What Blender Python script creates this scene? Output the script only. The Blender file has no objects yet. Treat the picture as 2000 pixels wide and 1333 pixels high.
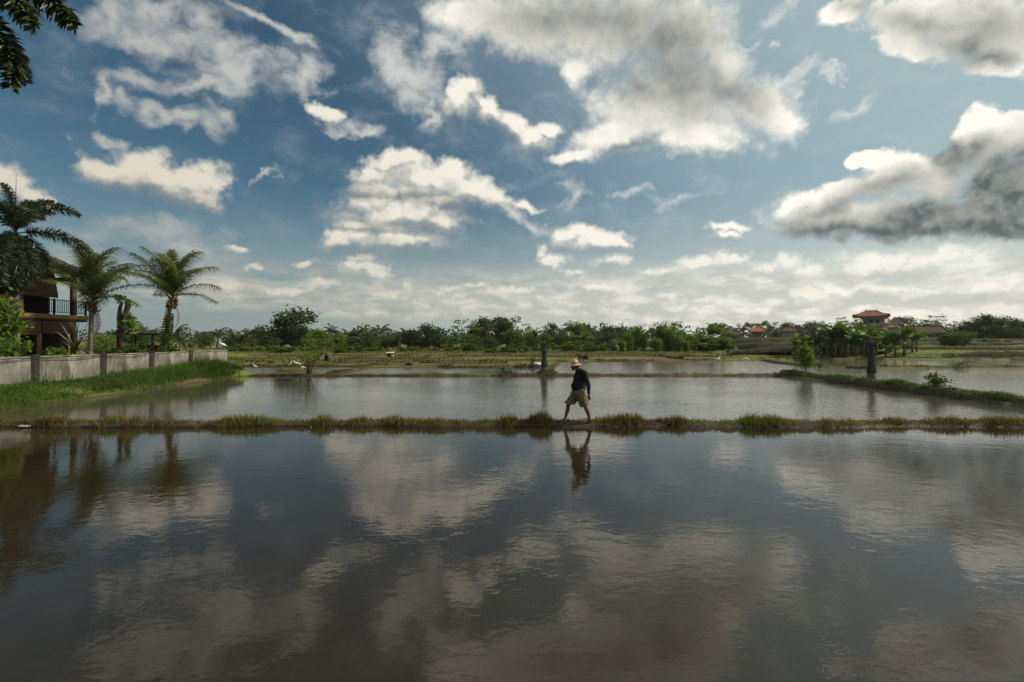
import bpy, bmesh, math, random
import numpy as np
from mathutils import Vector, Matrix, Euler, noise as mnoise

S = bpy.context.scene
COL = S.collection
R = math.radians

# ------------------------------------------------------------------ camera
FPX, CX, CY, CAMH = 944.4, 1000.0, 667.0, 2.27      # focal length and centre in photo pixels, eye height above the water
cam_d = bpy.data.cameras.new('camera')
cam = bpy.data.objects.new('camera', cam_d)
COL.objects.link(cam)
cam.location = (0, 0, CAMH)
cam.rotation_euler = (R(90), 0, 0)
cam_d.sensor_width = 36.0
cam_d.lens = 17.0
cam_d.clip_start = 0.05
cam_d.clip_end = 6000
S.camera = cam

# ------------------------------------------------------------------ sun, sky, exposure
SUN_EL, SUN_AZ = R(40), R(86)          # azimuth clockwise from the view axis (+Y)
sun_d = bpy.data.lights.new('sun', 'SUN')
sun = bpy.data.objects.new('sun', sun_d)
COL.objects.link(sun)
sun_d.energy = 4.4
sun_d.angle = R(2.0)
sun_d.color = (1.0, 0.90, 0.72)
sun_dir = Vector((math.cos(SUN_EL)*math.sin(SUN_AZ), math.cos(SUN_EL)*math.cos(SUN_AZ), math.sin(SUN_EL)))
sun.rotation_euler = sun_dir.to_track_quat('Z', 'Y').to_euler()
sun.location = (40, 20, 40)
S.view_settings.view_transform = 'Standard'
S.view_settings.look = 'None'
S.view_settings.exposure = 0.0
S.view_settings.gamma = 1.0
S.view_settings.use_curve_mapping = False
# ------------------------------------------------------------------ sky: Nishita with procedural clouds laid out by azimuth and elevation
world = bpy.data.worlds.new('World')
S.world = world
world.use_nodes = True

class NT:
    """small helper to write node expressions"""
    def __init__(s, tree): s.t = tree; s.n = tree.nodes; s.l = tree.links
    def put(s, sock, v):
        if v is None: return
        if hasattr(v, 'is_output'): s.l.new(v, sock)
        elif isinstance(v, (int, float)) and getattr(sock, 'type', '') in ('VECTOR',): sock.default_value = (v, v, v)
        elif isinstance(v, (int, float)) and getattr(sock, 'type', '') == 'RGBA': sock.default_value = (v, v, v, 1)
        elif isinstance(v, (tuple, list)) and sock.type == 'RGBA' and len(v) == 3: sock.default_value = (*v, 1)
        else: sock.default_value = v
    def m(s, op, a, b=None, c=None, clamp=False):
        n = s.n.new('ShaderNodeMath'); n.operation = op; n.use_clamp = clamp
        for i, v in enumerate((a, b, c)): s.put(n.inputs[i], v)
        return n.outputs[0]
    def v(s, op, a, b=None, c=None, scale=None):
        n = s.n.new('ShaderNodeVectorMath'); n.operation = op
        for i, q in enumerate((a, b, c)): s.put(n.inputs[i], q)
        if scale is not None: s.put(n.inputs['Scale'], scale)
        return n.outputs['Value'] if op in ('LENGTH', 'DOT_PRODUCT', 'DISTANCE') else n.outputs['Vector']
    def mapping(s, vec, loc=(0,0,0), rot=(0,0,0), scale=(1,1,1), kind='POINT'):
        n = s.n.new('ShaderNodeMapping'); n.vector_type = kind
        s.put(n.inputs['Vector'], vec); n.inputs['Location'].default_value = loc if kind != 'VECTOR' else (0,0,0)
        n.inputs['Rotation'].default_value = rot; n.inputs['Scale'].default_value = scale
        return n.outputs[0]
    def noise(s, vec, scale, detail=4, rough=.5, lac=2.0, dist=0.0, color=False):
        n = s.n.new('ShaderNodeTexNoise'); s.put(n.inputs['Vector'], vec)
        n.inputs['Scale'].default_value = scale; n.inputs['Detail'].default_value = detail
        n.inputs['Roughness'].default_value = rough; n.inputs['Lacunarity'].default_value = lac
        n.inputs['Distortion'].default_value = dist
        return n.outputs['Color'] if color else n.outputs[0]
    def voro(s, vec, scale, detail=0.0, rough=.5):
        n = s.n.new('ShaderNodeTexVoronoi'); n.feature = 'F1'; n.normalize = False; s.put(n.inputs['Vector'], vec)
        n.inputs['Scale'].default_value = scale; n.inputs['Detail'].default_value = detail; n.inputs['Roughness'].default_value = rough
        return n.outputs['Distance']
    def ss(s, x, a, b, lo=0.0, hi=1.0):
        n = s.n.new('ShaderNodeMapRange'); n.interpolation_type = 'SMOOTHSTEP'
        s.put(n.inputs['Value'], x)
        for k, q in (('From Min', a), ('From Max', b), ('To Min', lo), ('To Max', hi)): s.put(n.inputs[k], q)
        return n.outputs['Result']
    def lin(s, x, a, b, lo=0.0, hi=1.0):
        n = s.n.new('ShaderNodeMapRange'); n.clamp = True
        s.put(n.inputs['Value'], x)
        for k, q in (('From Min', a), ('From Max', b), ('To Min', lo), ('To Max', hi)): s.put(n.inputs[k], q)
        return n.outputs['Result']
    def mix(s, f, a, b, mode='MIX'):
        n = s.n.new('ShaderNodeMix'); n.data_type = 'RGBA'; n.blend_type = mode
        s.put(n.inputs[0], f); s.put(n.inputs[6], a); s.put(n.inputs[7], b)
        return n.outputs[2]
    def comb(s, x, y, z):
        n = s.n.new('ShaderNodeCombineXYZ')
        for i, q in enumerate((x, y, z)): s.put(n.inputs[i], q)
        return n.outputs[0]
    def sep(s, v):
        n = s.n.new('ShaderNodeSeparateXYZ'); s.put(n.inputs[0], v); return n.outputs

def azel(px, py):
    u, w = (px-CX)/FPX, (CY-py)/FPX
    return math.atan2(u, 1), math.atan2(w, math.hypot(u, 1))

def lobe_frame(px, py, rx, ry, rot):
    """an ellipse drawn on the photograph as centre, turn and half axes in azimuth and elevation"""
    a0, e0 = azel(px, py)
    ca, sa = math.cos(R(rot)), math.sin(R(rot))
    h = 1.0
    J = np.array([[(azel(px+h, py)[i]-azel(px-h, py)[i])/(2*h) for i in (0, 1)], [(azel(px, py+h)[i]-azel(px, py-h)[i])/(2*h) for i in (0, 1)]]).T
    M = J @ np.array([[ca*rx, -sa*ry], [sa*rx, ca*ry]])
    U, sv, _ = np.linalg.svd(M)
    return a0, e0, math.atan2(U[1, 0], U[0, 0]), sv[0], sv[1]

# clouds seen in the photograph: x, y, half width, half height, turn (photo pixels, degrees clockwise)
PUFFS = [
 # broad cloud on the left
 (195,328,72,26,4),(288,322,70,36,0),(330,348,105,36,12),(392,352,58,46,10),(402,386,42,26,10),(255,340,110,26,10),
 # behind the tall palm
 (15,352,60,34,20),(62,388,52,26,35),(-60,340,80,40,0),
 # the stacked cumulus in the middle
 (758,318,52,30,-10),(805,312,48,24,10),(735,346,62,28,0),(825,345,90,38,8),(872,345,58,36,0),(905,372,92,34,10),(965,388,66,24,12),(1030,402,44,13,8),
 (716,392,54,24,0),(788,412,112,36,8),(862,430,62,28,12),(735,425,72,26,0),
 (738,372,66,20,0),(810,378,86,22,4),(860,398,56,18,8),(760,442,96,18,2),(700,440,40,16,0),
 (690,464,62,18,0),(772,470,112,24,2),(660,478,38,14,0),
 (712,526,62,18,4),(738,537,42,14,0),(700,508,40,12,0),
 # right of the middle
 (1128,450,40,20,0),(1162,464,78,21,3),(1112,462,34,22,0),(1208,474,32,12,0),
 (1095,510,32,18,0),(1125,527,34,10,0),(1072,492,14,14,0),(1420,441,44,12,0),(1415,455,26,8,0),
 # cumulus low over the horizon
 (1200,507,52,13,0),(1292,530,88,15,0),(1370,517,60,18,0),(1432,508,48,20,0),(1492,518,62,20,0),(1545,508,44,22,0),(1580,532,48,22,0),(1640,562,66,16,0),
 (1555,580,46,20,0),(1520,590,36,14,0),(1720,510,110,30,5),(1850,505,120,26,0),(1760,560,140,22,0),(1900,560,130,26,0),(1700,600,50,10,0),(1890,590,40,18,0),
 (590,515,28,9,0),(508,520,24,9,0),(468,484,32,7,0),(640,556,50,14,0),(770,570,40,14,0),(790,560,20,14,0),(720,560,40,12,0),(880,565,34,9,0),(935,560,40,8,0),(560,570,60,10,0),(450,560,80,14,0),
 (1000,570,60,9,0),(1080,585,40,10,0),(1180,560,70,10,0),(1300,575,80,12,0),(1400,590,70,10,0),
 # ragged cloud above the middle
 (918,172,42,26,0),(898,194,38,24,30),(955,212,52,24,42),(1002,250,52,24,42),(1035,272,46,24,0),(1076,252,34,20,0),(640,216,42,16,15),
]
GREYS = [
 (915,38,85,46,8),(1050,45,150,70,5),(1200,50,175,90,0),(1335,60,100,85,0),(1112,130,34,26,25),
 (1255,205,105,62,0),(1355,185,110,90,0),(1345,262,118,36,12),(1490,205,86,52,0),(1525,232,52,48,0),(1195,265,90,34,-20),(1420,120,42,50,0),(1120,308,52,13,-10),
 (1650,30,52,34,-20),(1800,35,150,50,0),(1940,55,160,78,0),(1965,128,95,26,0),(1780,95,80,30,15),
 (1600,424,112,40,0),(1725,425,165,50,0),(1890,428,210,46,0),(1970,385,120,90,0),(1745,338,92,46,-12),(1700,312,48,26,0),(1810,340,85,48,0),
 (1905,285,72,60,0),(1920,238,52,30,0),(1985,262,70,54,0),(1558,400,62,22,-28),(1640,372,62,22,-22),(2120,330,150,140,0),
]
# the heavier, shaded parts of those clouds, and the darkest undersides
SHADES = [
 (1190,30,170,60,0),(1310,60,120,70,0),(1060,30,120,40,0),(1340,160,110,66,8),(1450,190,70,40,0),(1250,180,60,36,0),
 (1800,40,110,30,0),(1680,15,60,20,0),(1940,40,140,56,0),(1900,90,70,34,0),(1960,110,60,20,0),(1745,352,85,26,-12),(1620,400,70,18,-20),(1900,300,60,26,-30),
 (715,380,72,9,0),(800,384,70,9,4),(890,412,80,15,12),(795,446,120,11,6),(775,496,115,13,0),(1000,410,70,9,8),(720,550,55,8,0),(1165,488,75,8,0),(375,408,76,26,12),(250,368,130,22,12),(20,385,60,16,20),(330,398,70,16,12),
 (1300,550,90,10,0),(1400,536,70,11,0),(1500,542,90,12,0),(1570,552,44,14,0),(1550,600,50,10,0),(1640,578,60,8,0),(1735,536,90,11,4),(1870,550,70,11,0),(1730,578,60,9,0),(1900,590,70,13,0),(1415,462,30,7,0),(1240,520,60,8,0),
 (980,265,40,9,40),(1230,285,60,9,-20),
]
DARKS = [
 (1690,452,185,26,0),(1860,446,210,40,0),(1990,410,140,64,0),(1595,452,95,18,0),(1800,408,100,26,-10),(1935,350,80,30,-28),(1845,300,26,34,-40),(2080,330,90,90,0),(1995,312,60,24,-20),
]
WISPS = [
 (225,35,95,40,0),(330,42,95,40,0),(300,80,100,30,10),(420,112,95,34,12),(440,152,115,26,4),(345,172,130,18,6),(212,188,24,38,20),(300,222,75,16,12),(385,245,62,22,32),(510,140,62,22,0),
 (620,150,52,30,-45),(545,40,115,14,24),(590,60,70,10,28),(760,115,44,48,-25),(795,142,78,40,10),(810,182,58,36,30),(845,215,22,55,15),(850,110,60,30,0),(690,240,50,14,20),(505,338,38,11,-40),
 (290,445,165,34,4),(380,480,80,26,0),(250,266,50,12,15),(130,292,26,13,15),(1052,432,62,18,24),(990,412,50,16,20),(1470,85,15,18,-30),(1606,155,13,12,-40),(1400,22,42,14,-15),(1512,24,22,18,0),
 (1650,205,46,16,-32),(1325,392,46,13,-5),(1130,380,36,15,-38),(1240,372,44,10,0),(1560,150,40,12,-20),(60,560,120,20,0),
]

def pick(lobes, box, pad):
    """the lobes that can reach a patch of sky (azimuth and elevation bounds)"""
    a0, a1, e0, e1 = box
    keep = []
    for L in lobes:
        a, e, th, s0, s1 = lobe_frame(*L)
        ha = 1.75*math.hypot(s0*math.cos(th), s1*math.sin(th)) + pad
        he = 1.75*math.hypot(s0*math.sin(th), s1*math.cos(th)) + pad
        if a+ha > a0 and a-ha < a1 and e+he > e0 and e-he < e1: keep.append((a, e, th, s0, s1))
    return keep

def new_group(name, ins, outs):
    g = bpy.data.node_groups.new(name, 'ShaderNodeTree')
    for n, k in ins: g.interface.new_socket(n, in_out='INPUT', socket_type='NodeSocket'+k)
    for n, k in outs: g.interface.new_socket(n, in_out='OUTPUT', socket_type='NodeSocket'+k)
    return g, g.nodes.new('NodeGroupInput'), g.nodes.new('NodeGroupOutput')

def field_group(frames, smooth):
    g, gi, go = new_group('cloud_field', [('P', 'Vector')], [('F', 'Float')])
    t = NT(g)
    acc, vin = None, gi.outputs[0]
    for i, (a0, e0, th, s0, s1) in enumerate(frames):
        if i and i % 5 == 0:              # evaluates the lobes in turn, which keeps the shader's stack small
            vin = t.v('MULTIPLY_ADD', acc, 1e-9, gi.outputs[0])
        d = t.v('LENGTH', t.mapping(vin, (a0, e0, 0), (0, 0, th), (s0, s1, 1), 'TEXTURE'))
        acc = d if acc is None else t.m('SMOOTH_MIN', acc, d, smooth)
    t.l.new(t.m('SUBTRACT', 1.0, acc), go.inputs[0])
    return g

def use_group(t, g, *ins):
    n = t.n.new('ShaderNodeGroup'); n.node_tree = g
    for i, q in enumerate(ins): t.put(n.inputs[i], q)
    return n.outputs[0]

SKY_STRENGTH = 0.08
class Sky(NT):
    """the inputs every patch of sky shares, read inside one node group"""
    def __init__(s, tree, D, az, el, z, sky, sside):
        super().__init__(tree); s.D, s.az, s.el, s.z, s.sky, s.sside = D, az, el, z, sky, sside
    def side(s, a, b): return s.mix(s.sside, a, b)
    def back(s, col):
        b = s.n.new('ShaderNodeBackground'); s.put(b.inputs['Color'], col); b.inputs['Strength'].default_value = SKY_STRENGTH
        return b.outputs[0]
    def mixsh(s, f, a, b):
        n = s.n.new('ShaderNodeMixShader'); s.put(n.inputs[0], f); s.l.new(a, n.inputs[1]); s.l.new(b, n.inputs[2])
        return n.outputs[0]
    def overhead(t):
        za = t.m('ADD', t.m('ABSOLUTE', t.z), .16)
        cp = t.v('MULTIPLY', t.v('DIVIDE', t.D, t.comb(za, za, 1.0)), (1, 1, .6))
        nc = t.noise(cp, 1.5, 7, .56, dist=.25)
        return t.m('MULTIPLY', t.ss(nc, .47, .62), t.ss(t.el, .05, .22)), t.mix(t.ss(nc, .56, .74), t.side(LIT_L, LIT_R), t.side((1.8, 1.9, 1.8), (2.4, 2.5, 2.3)))
    def bank(t, P, Pb):
        hb = t.noise(t.v('MULTIPLY', Pb, (1.0, 4.4, 1)), 8.0, 6, .56)
        lo = t.m('MULTIPLY_ADD', t.sside, -.075, .050)
        band = t.m('MULTIPLY', t.ss(t.el, lo, t.m('ADD', lo, .030)), t.m('SUBTRACT', 1.0, t.ss(t.el, .09, .17)))
        dB = t.m('MULTIPLY', band, t.ss(t.m('MULTIPLY_ADD', t.sside, .10, hb), .36, .60))
        lB = t.ss(t.noise(t.v('MULTIPLY', P, (1.0, 2.6, 1)), 15.0, 5, .55), .40, .66)
        return t.m('MULTIPLY', dB, .9), t.mix(lB, t.side(BANK_SL, BANK_SR), t.side(BANK_LL, BANK_LR))

SKY_INS = [('D', 'Vector'), ('az', 'Float'), ('el', 'Float'), ('z', 'Float'), ('sky', 'Color'), ('sside', 'Float')]

def sky_away():
    g, gi, go = new_group('sky_away', SKY_INS, [('S', 'Shader')])
    t = Sky(g, *gi.outputs[:6])
    d, col = t.bank(t.comb(t.az, t.el, 0.0), t.comb(t.az, t.el, 0.0))
    c = t.mix(d, t.sky, col)
    nw = t.m('SUBTRACT', t.noise(t.v('MULTIPLY', t.D, (1, 1, 1.7)), 12.0, 7, .62, dist=.3), .5)
    c = t.mix(t.m('MULTIPLY', t.ss(nw, -.06, .34), .46), c, t.side(VEIL_L, VEIL_R))
    d, col = t.overhead()
    t.l.new(t.back(t.mix(d, c, col)), go.inputs[0])
    return g

def sky_view(box):
    a0, a1, e0, e1 = box
    g, gi, go = new_group('sky_view', SKY_INS, [('S', 'Shader')])
    t = Sky(g, *gi.outputs[:6])
    D, az, el, z, c = t.D, t.az, t.el, t.z, t.sky
    P0 = t.comb(az, el, 0.0)
    w1 = t.v('SUBTRACT', t.noise(D, 9.0, 2, .5, color=True), (.5, .5, .5))
    w2 = t.v('SUBTRACT', t.noise(D, 32.0, 4, .58, color=True), (.5, .5, .5))
    P = t.v('ADD', P0, t.v('ADD', t.v('MULTIPLY', w1, (.060, .036, 0)), t.v('MULTIPLY', w2, (.034, .026, 0))))
    fD = pick(DARKS, box, .06)
    fP, fG, fW, fS = pick(PUFFS, box, .06), pick(GREYS, box, .06), pick(WISPS, box, .14), pick(SHADES, box, .06)
    
    if e0 < .20:
        d, col = t.bank(P, P0)
        c = t.mix(d, c, col)
    nw = None
    if True:
        nw = t.m('SUBTRACT', t.noise(t.v('MULTIPLY', D, (1, 1, 1.7)), 12.0, 7, .62, dist=.3), .5)
        veil = t.m('MULTIPLY', t.ss(nw, -.06, .34), .46)
        c = t.mix(veil, c, t.side(VEIL_L, VEIL_R))
    if a0 < -.80 or a1 > .80 or e1 > .62:
        mout = t.m('MAXIMUM', t.ss(t.m('ABSOLUTE', az), .84, 1.02), t.ss(el, .60, .78))
        d, col = t.overhead()
        c = t.mix(t.m('MULTIPLY', d, mout), c, col)
    Dw = t.v('ADD', D, t.v('MULTIPLY', w2, (.035, .035, .030)))
    def billow(vec): return t.m('SUBTRACT', .62, t.voro(vec, 24.0, 2.4, .58))
    nb = t.m('MULTIPLY_ADD', t.m('SUBTRACT', t.noise(D, 40.0, 5, .56), .5), .8, billow(Dw))
    emb = t.m('SUBTRACT', nb, billow(t.v('ADD', Dw, (.007, 0.0, .014))))
    nb0 = nb
    if fW:
        Pw = t.v('ADD', P0, t.v('ADD', t.v('MULTIPLY', w1, (.20, .12, 0)), t.v('MULTIPLY', w2, (.10, .05, 0))))
        f3 = use_group(t, field_group(fW, .3), Pw)
        dW = t.m('MULTIPLY', t.ss(t.m('MULTIPLY_ADD', nw, 2.0, f3), -.45, 1.15), t.lin(az, .0, .25, .85, .55))
        c = t.mix(dW, c, t.side(WISP_L, WISP_R))
    shade = 0.0
    if fS:
        shade = t.ss(t.m('MULTIPLY_ADD', nb0, .07, use_group(t, field_group(fS, .9), P)), -1.1, 1.2)
    dark = 0.0
    if fD:
        dark = t.ss(t.m('MULTIPLY_ADD', nb0, .16, use_group(t, field_group(fD, 1.0), P)), -.95, .70)
    if fG:
        gg = field_group(fG, .45)
        f2 = use_group(t, gg, P); f2s = use_group(t, gg, t.v('ADD', P, (.010, .034, 0)))
        rel2 = t.m('SUBTRACT', f2, f2s)
        crisp = t.m('MULTIPLY', t.ss(az, .50, .60), t.ss(rel2, -.05, .20, .65, 1.0))      # sharp sunlit tops on the big cloud, soft elsewhere
        f2n = t.m('MULTIPLY_ADD', nb0, .42, f2)
        dG = t.ss(f2n, t.m('MULTIPLY_ADD', crisp, .35, -.52), t.m('MULTIPLY_ADD', crisp, -.28, .42))
        lG = t.m('SUBTRACT', t.m('MULTIPLY_ADD', t.ss(f2n, .0, .9), -.12, .96), t.m('MULTIPLY', shade, .78), clamp=True)
        lG = t.m('MULTIPLY_ADD', emb, .16, lG)
        lG = t.m('ADD', lG, t.m('MULTIPLY', rel2, .22), clamp=True)
        lG = t.m('MULTIPLY', lG, t.m('SUBTRACT', 1.0, t.m('MULTIPLY', dark, .98)), clamp=True)
        lG = t.m('ADD', lG, t.m('MULTIPLY', dark, t.m('MULTIPLY_ADD', emb, .26, .03)), clamp=True)
        c = t.mix(t.m('MULTIPLY', dG, .96), c, t.mix(lG, t.side(GREY_DL, GREY_DR), t.side(GREY_L, GREY_R)))
    if fP:
        gp = field_group(fP, .30)
        f = use_group(t, gp, P); fs = use_group(t, gp, t.v('ADD', P, (.010, .028, 0)))
        rel = t.m('SUBTRACT', f, fs)
        soft = t.ss(rel, .22, -.25)                              # undersides fray, tops stay crisper
        low = t.ss(el, .22, .10)                                 # far, low clouds are hazier and frayed
        dP = t.ss(t.m('MULTIPLY_ADD', nb0, t.m('MULTIPLY_ADD', low, .30, .52), f), t.m('MULTIPLY_ADD', soft, -.50, -.30), t.m('MULTIPLY_ADD', soft, .62, t.m('MULTIPLY_ADD', low, .30, .36)))
        dP = t.m('MULTIPLY', dP, t.m('MULTIPLY_ADD', low, -.26, 1.0))
        lP = t.m('ADD', t.m('MULTIPLY', rel, .40), t.m('MULTIPLY', emb, .38))
        lP = t.m('SUBTRACT', t.m('ADD', lP, .82), t.m('MULTIPLY', shade, .78), clamp=True)
        c = t.mix(dP, c, t.mix(lP, t.side(SHD_L, SHD_R), t.side(LIT_L, LIT_R)))
    t.l.new(t.back(c), go.inputs[0])
    return g


def build_sky():
    tr = world.node_tree
    tr.nodes.clear()
    t = NT(tr)
    out = tr.nodes.new('ShaderNodeOutputWorld')
    tc = tr.nodes.new('ShaderNodeTexCoord')
    D = t.v('NORMALIZE', tc.outputs['Generated'])
    x, y, z = t.sep(D)
    az = t.m('ARCTAN2', x, y)
    el = t.m('ARCSINE', z)
    ns = tr.nodes.new('ShaderNodeTexSky'); ns.sky_type = 'NISHITA'; ns.sun_disc = False
    ns.sun_elevation = SUN_EL; ns.sun_rotation = SUN_AZ
    ns.altitude = 60; ns.air_density = 1.0; ns.dust_density = SKY_DUST; ns.ozone_density = 1.0
    sside = t.ss(t.v('DOT_PRODUCT', D, tuple(sun_dir)), -.55, .70)      # how near the sun
    sky = t.mix(1.0, ns.outputs[0], SKY_TINT, 'MULTIPLY')
    aureole = t.ss(t.v('DOT_PRODUCT', D, tuple(sun_dir)), .05, .95)     # haze brightening towards the sun
    sky = t.mix(t.m('MULTIPLY', aureole, .85), sky, (5.6, 7.1, 7.4))
    hz = t.m('SUBTRACT', 1.0, t.ss(el, -.02, .30))
    sky = t.mix(t.m('MULTIPLY', hz, .85), sky, t.mix(sside, HZ_L, HZ_R))
    k = Sky(tr, D, az, el, z, sky, sside)
    ins = (D, az, el, z, sky, sside)
    ground = k.back(t.mix(.5, sky, (1.5, 1.5, 1.2)))
    A = [-1.02, -.52, -.22, .12, .42, 1.02]
    def column(a0, a1):
        return k.mixsh(t.m('GREATER_THAN', el, .24), use_group(t, sky_view((a0, a1, -.05, .24)), *ins), use_group(t, sky_view((a0, a1, .24, .78)), *ins))
    def tree(i, j):
        if j-i == 1: return column(A[i], A[j])
        m = (i+j)//2
        return k.mixsh(t.m('GREATER_THAN', az, A[m]), tree(i, m), tree(m, j))
    front = tree(0, len(A)-1)
    outside = t.m('MAXIMUM', t.m('GREATER_THAN', t.m('ABSOLUTE', az), 1.02), t.m('GREATER_THAN', el, .78))
    top = k.mixsh(outside, front, use_group(t, sky_away(), *ins))
    tr.links.new(k.mixsh(t.m('LESS_THAN', z, -.03), top, ground), out.inputs[0])
    world.cycles.sampling_method = 'MANUAL'
    world.cycles.sample_map_resolution = 512
SKY_DUST, SKY_TINT = 1.0, (.50, .74, .72)
HZ_L, HZ_R = (3.1, 3.8, 3.9), (9.6, 9.6, 8.3)
LIT_L, LIT_R = (8.4, 7.8, 6.4), (13.0, 12.5, 11.0)
SHD_L, SHD_R = (3.5, 3.5, 3.2), (5.4, 5.4, 4.9)
BANK_SL, BANK_SR, BANK_LL, BANK_LR = (5.0, 5.0, 4.4), (7.8, 7.8, 6.8), (7.4, 6.9, 5.8), (12.4, 12.0, 10.4)
VEIL_L, VEIL_R = (2.6, 3.3, 3.8), (6.8, 7.6, 7.8)
WISP_L, WISP_R = (5.4, 5.4, 5.0), (10.5, 10.5, 9.8)
GREY_L, GREY_R = (8.0, 7.9, 7.2), (13.5, 13.0, 11.5)
GREY_DL, GREY_DR = (2.2, 2.4, 2.2), (1.25, 1.60, 1.60)
build_sky()
# ------------------------------------------------------------------ helpers
RNG = np.random.default_rng(7)
random.seed(7)

def at(px, py, Y):
    """the point at depth Y seen at a photo pixel"""
    return Vector(((px-CX)/FPX*Y, Y, CAMH+(CY-py)/FPX*Y))
def sx(px, Y): return (px-CX)/FPX*Y
def sz(py, Y): return CAMH+(CY-py)/FPX*Y

def tag(o, label=None, cat=None, group=None, kind=None):
    if label: o['label'] = label
    if cat: o['category'] = cat
    if group: o['group'] = group
    if kind: o['kind'] = kind
    return o

def empty(name, loc=(0,0,0), rz=0.0, parent=None):
    o = bpy.data.objects.new(name, None); COL.objects.link(o)
    o.location = loc; o.rotation_euler = (0, 0, rz); o.empty_display_size = .2
    if parent: o.parent = parent
    return o

def link(name, me, mat=None, parent=None, loc=None, rot=None, scale=None):
    o = bpy.data.objects.new(name, me); COL.objects.link(o)
    if mat is not None and len(me.materials) == 0: me.materials.append(mat)
    if parent: o.parent = parent
    if loc is not None: o.location = loc
    if rot is not None: o.rotation_euler = rot
    if scale is not None: o.scale = scale if hasattr(scale, '__len__') else (scale,)*3
    return o

def copy_tree(o, parent=None):
    c = o.copy(); COL.objects.link(c); c.parent = parent
    for ch in [q for q in o.children]: copy_tree(ch, c)
    return c

def fast_mesh(name, V, faces_flat, sizes, var=None, smooth=False):
    """mesh from numpy arrays: vertices, flat loop list and face sizes"""
    me = bpy.data.meshes.new(name)
    V = np.asarray(V, dtype=np.float32)
    me.vertices.add(len(V)); me.vertices.foreach_set('co', V.ravel())
    fl = np.asarray(faces_flat, dtype=np.int32); sz_ = np.asarray(sizes, dtype=np.int32)
    me.loops.add(len(fl)); me.loops.foreach_set('vertex_index', fl)
    me.polygons.add(len(sz_))
    st = np.concatenate([[0], np.cumsum(sz_)[:-1]]).astype(np.int32)
    me.polygons.foreach_set('loop_start', st)
    me.polygons.foreach_set('loop_total', sz_)
    if smooth: me.polygons.foreach_set('use_smooth', np.ones(len(sz_), dtype=bool))
    me.update(calc_edges=True)
    if var is not None:
        a = me.attributes.new('var', 'FLOAT', 'POINT'); a.data.foreach_set('value', np.asarray(var, dtype=np.float32))
    me.validate()
    return me

class MB:
    """collects pieces of one mesh"""
    def __init__(s): s.v = []; s.f = []; s.w = []
    def add(s, vs, fs, var=.5):
        o = len(s.v); s.v += [tuple(q) for q in vs]; s.f += [tuple(i+o for i in f) for f in fs]
        s.w += [var]*len(vs) if not hasattr(var, '__len__') else list(var)
    def box(s, c, d, rz=0.0, taper=1.0, bev=0.0, var=.5):
        cx, cy, cz = c; hx, hy, hz = d[0]/2, d[1]/2, d[2]/2
        ca, sa = math.cos(rz), math.sin(rz)
        def pt(x, y, z): return (cx+x*ca-y*sa, cy+x*sa+y*ca, cz+z)
        if bev <= 0:
            vs = [pt(i*hx*(taper if k > 0 else 1), j*hy*(taper if k > 0 else 1), k*hz) for k in (-1, 1) for j in (-1, 1) for i in (-1, 1)]
            fs = [(0,2,3,1),(4,5,7,6),(0,1,5,4),(2,6,7,3),(0,4,6,2),(1,3,7,5)]
        else:
            vs = []
            for z, q in ((-hz, 0), (-hz+bev, 1), (hz-bev, 1), (hz, 0)):
                e = 0 if q else bev
                tt = taper if z > 0 else 1
                for (i, j) in ((-1,-1),(1,-1),(1,1),(-1,1)):
                    vs.append(pt(i*(hx-e)*tt, j*(hy-e)*tt, z))
            fs = [(3,2,1,0),(12,13,14,15)]
            for r in range(3):
                for k in range(4):
                    a, b = r*4+k, r*4+(k+1) % 4
                    fs.append((a, b, b+4, a+4))
        s.add(vs, fs, var)
    def tube(s, pts, rad, n=8, cap=True, var=.5):
        pts = [Vector(p) for p in pts]
        rad = list(rad) if hasattr(rad, '__len__') else [rad]*len(pts)
        vs = []
        ref = Vector((0, 0, 1))
        for i, p in enumerate(pts):
            t = (pts[min(i+1, len(pts)-1)]-pts[max(i-1, 0)])
            t = t.normalized() if t.length > 1e-9 else Vector((0, 0, 1))
            if i == 0:
                ref = Vector((1, 0, 0)) if abs(t.x) < .9 else Vector((0, 1, 0))
            u = (ref-t*ref.dot(t)).normalized(); w = t.cross(u); ref = u
            for k in range(n):
                a = 2*math.pi*k/n
                vs.append(p+(u*math.cos(a)+w*math.sin(a))*rad[i])
        fs = []
        for i in range(len(pts)-1):
            for k in range(n):
                a, b = i*n+k, i*n+(k+1) % n
                fs.append((a, b, b+n, a+n))
        if cap:
            fs.append(tuple(range(n-1, -1, -1))); fs.append(tuple(range((len(pts)-1)*n, len(pts)*n)))
        s.add(vs, fs, var)
    def lathe(s, prof, n=16, c=(0,0,0), var=.5, sq=1.0):
        vs = []
        for r, z in prof:
            for k in range(n):
                a = 2*math.pi*(k+.5)/n
                vs.append((c[0]+r*math.cos(a), c[1]+r*math.sin(a)*sq, c[2]+z))
        fs = []
        for i in range(len(prof)-1):
            for k in range(n):
                a, b = i*n+k, i*n+(k+1) % n
                fs.append((a, b, b+n, a+n))
        fs.append(tuple(range(n-1, -1, -1))); fs.append(tuple(range((len(prof)-1)*n, len(prof)*n)))
        s.add(vs, fs, var)
    def mesh(s, name, smooth=False):
        fl = [i for f in s.f for i in f]; sz_ = [len(f) for f in s.f]
        return fast_mesh(name, s.v, fl, sz_, s.w, smooth)
    def build(s, name, mat, parent=None, smooth=False, **kw):
        return link(name, s.mesh(name, smooth), mat, parent, **kw)

# ------------------------------------------------------------------ materials
def new_mat(name):
    m = bpy.data.materials.new(name); m.use_nodes = True
    m.node_tree.nodes.clear()
    t = NT(m.node_tree)
    out = m.node_tree.nodes.new('ShaderNodeOutputMaterial')
    return m, t, out

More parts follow.
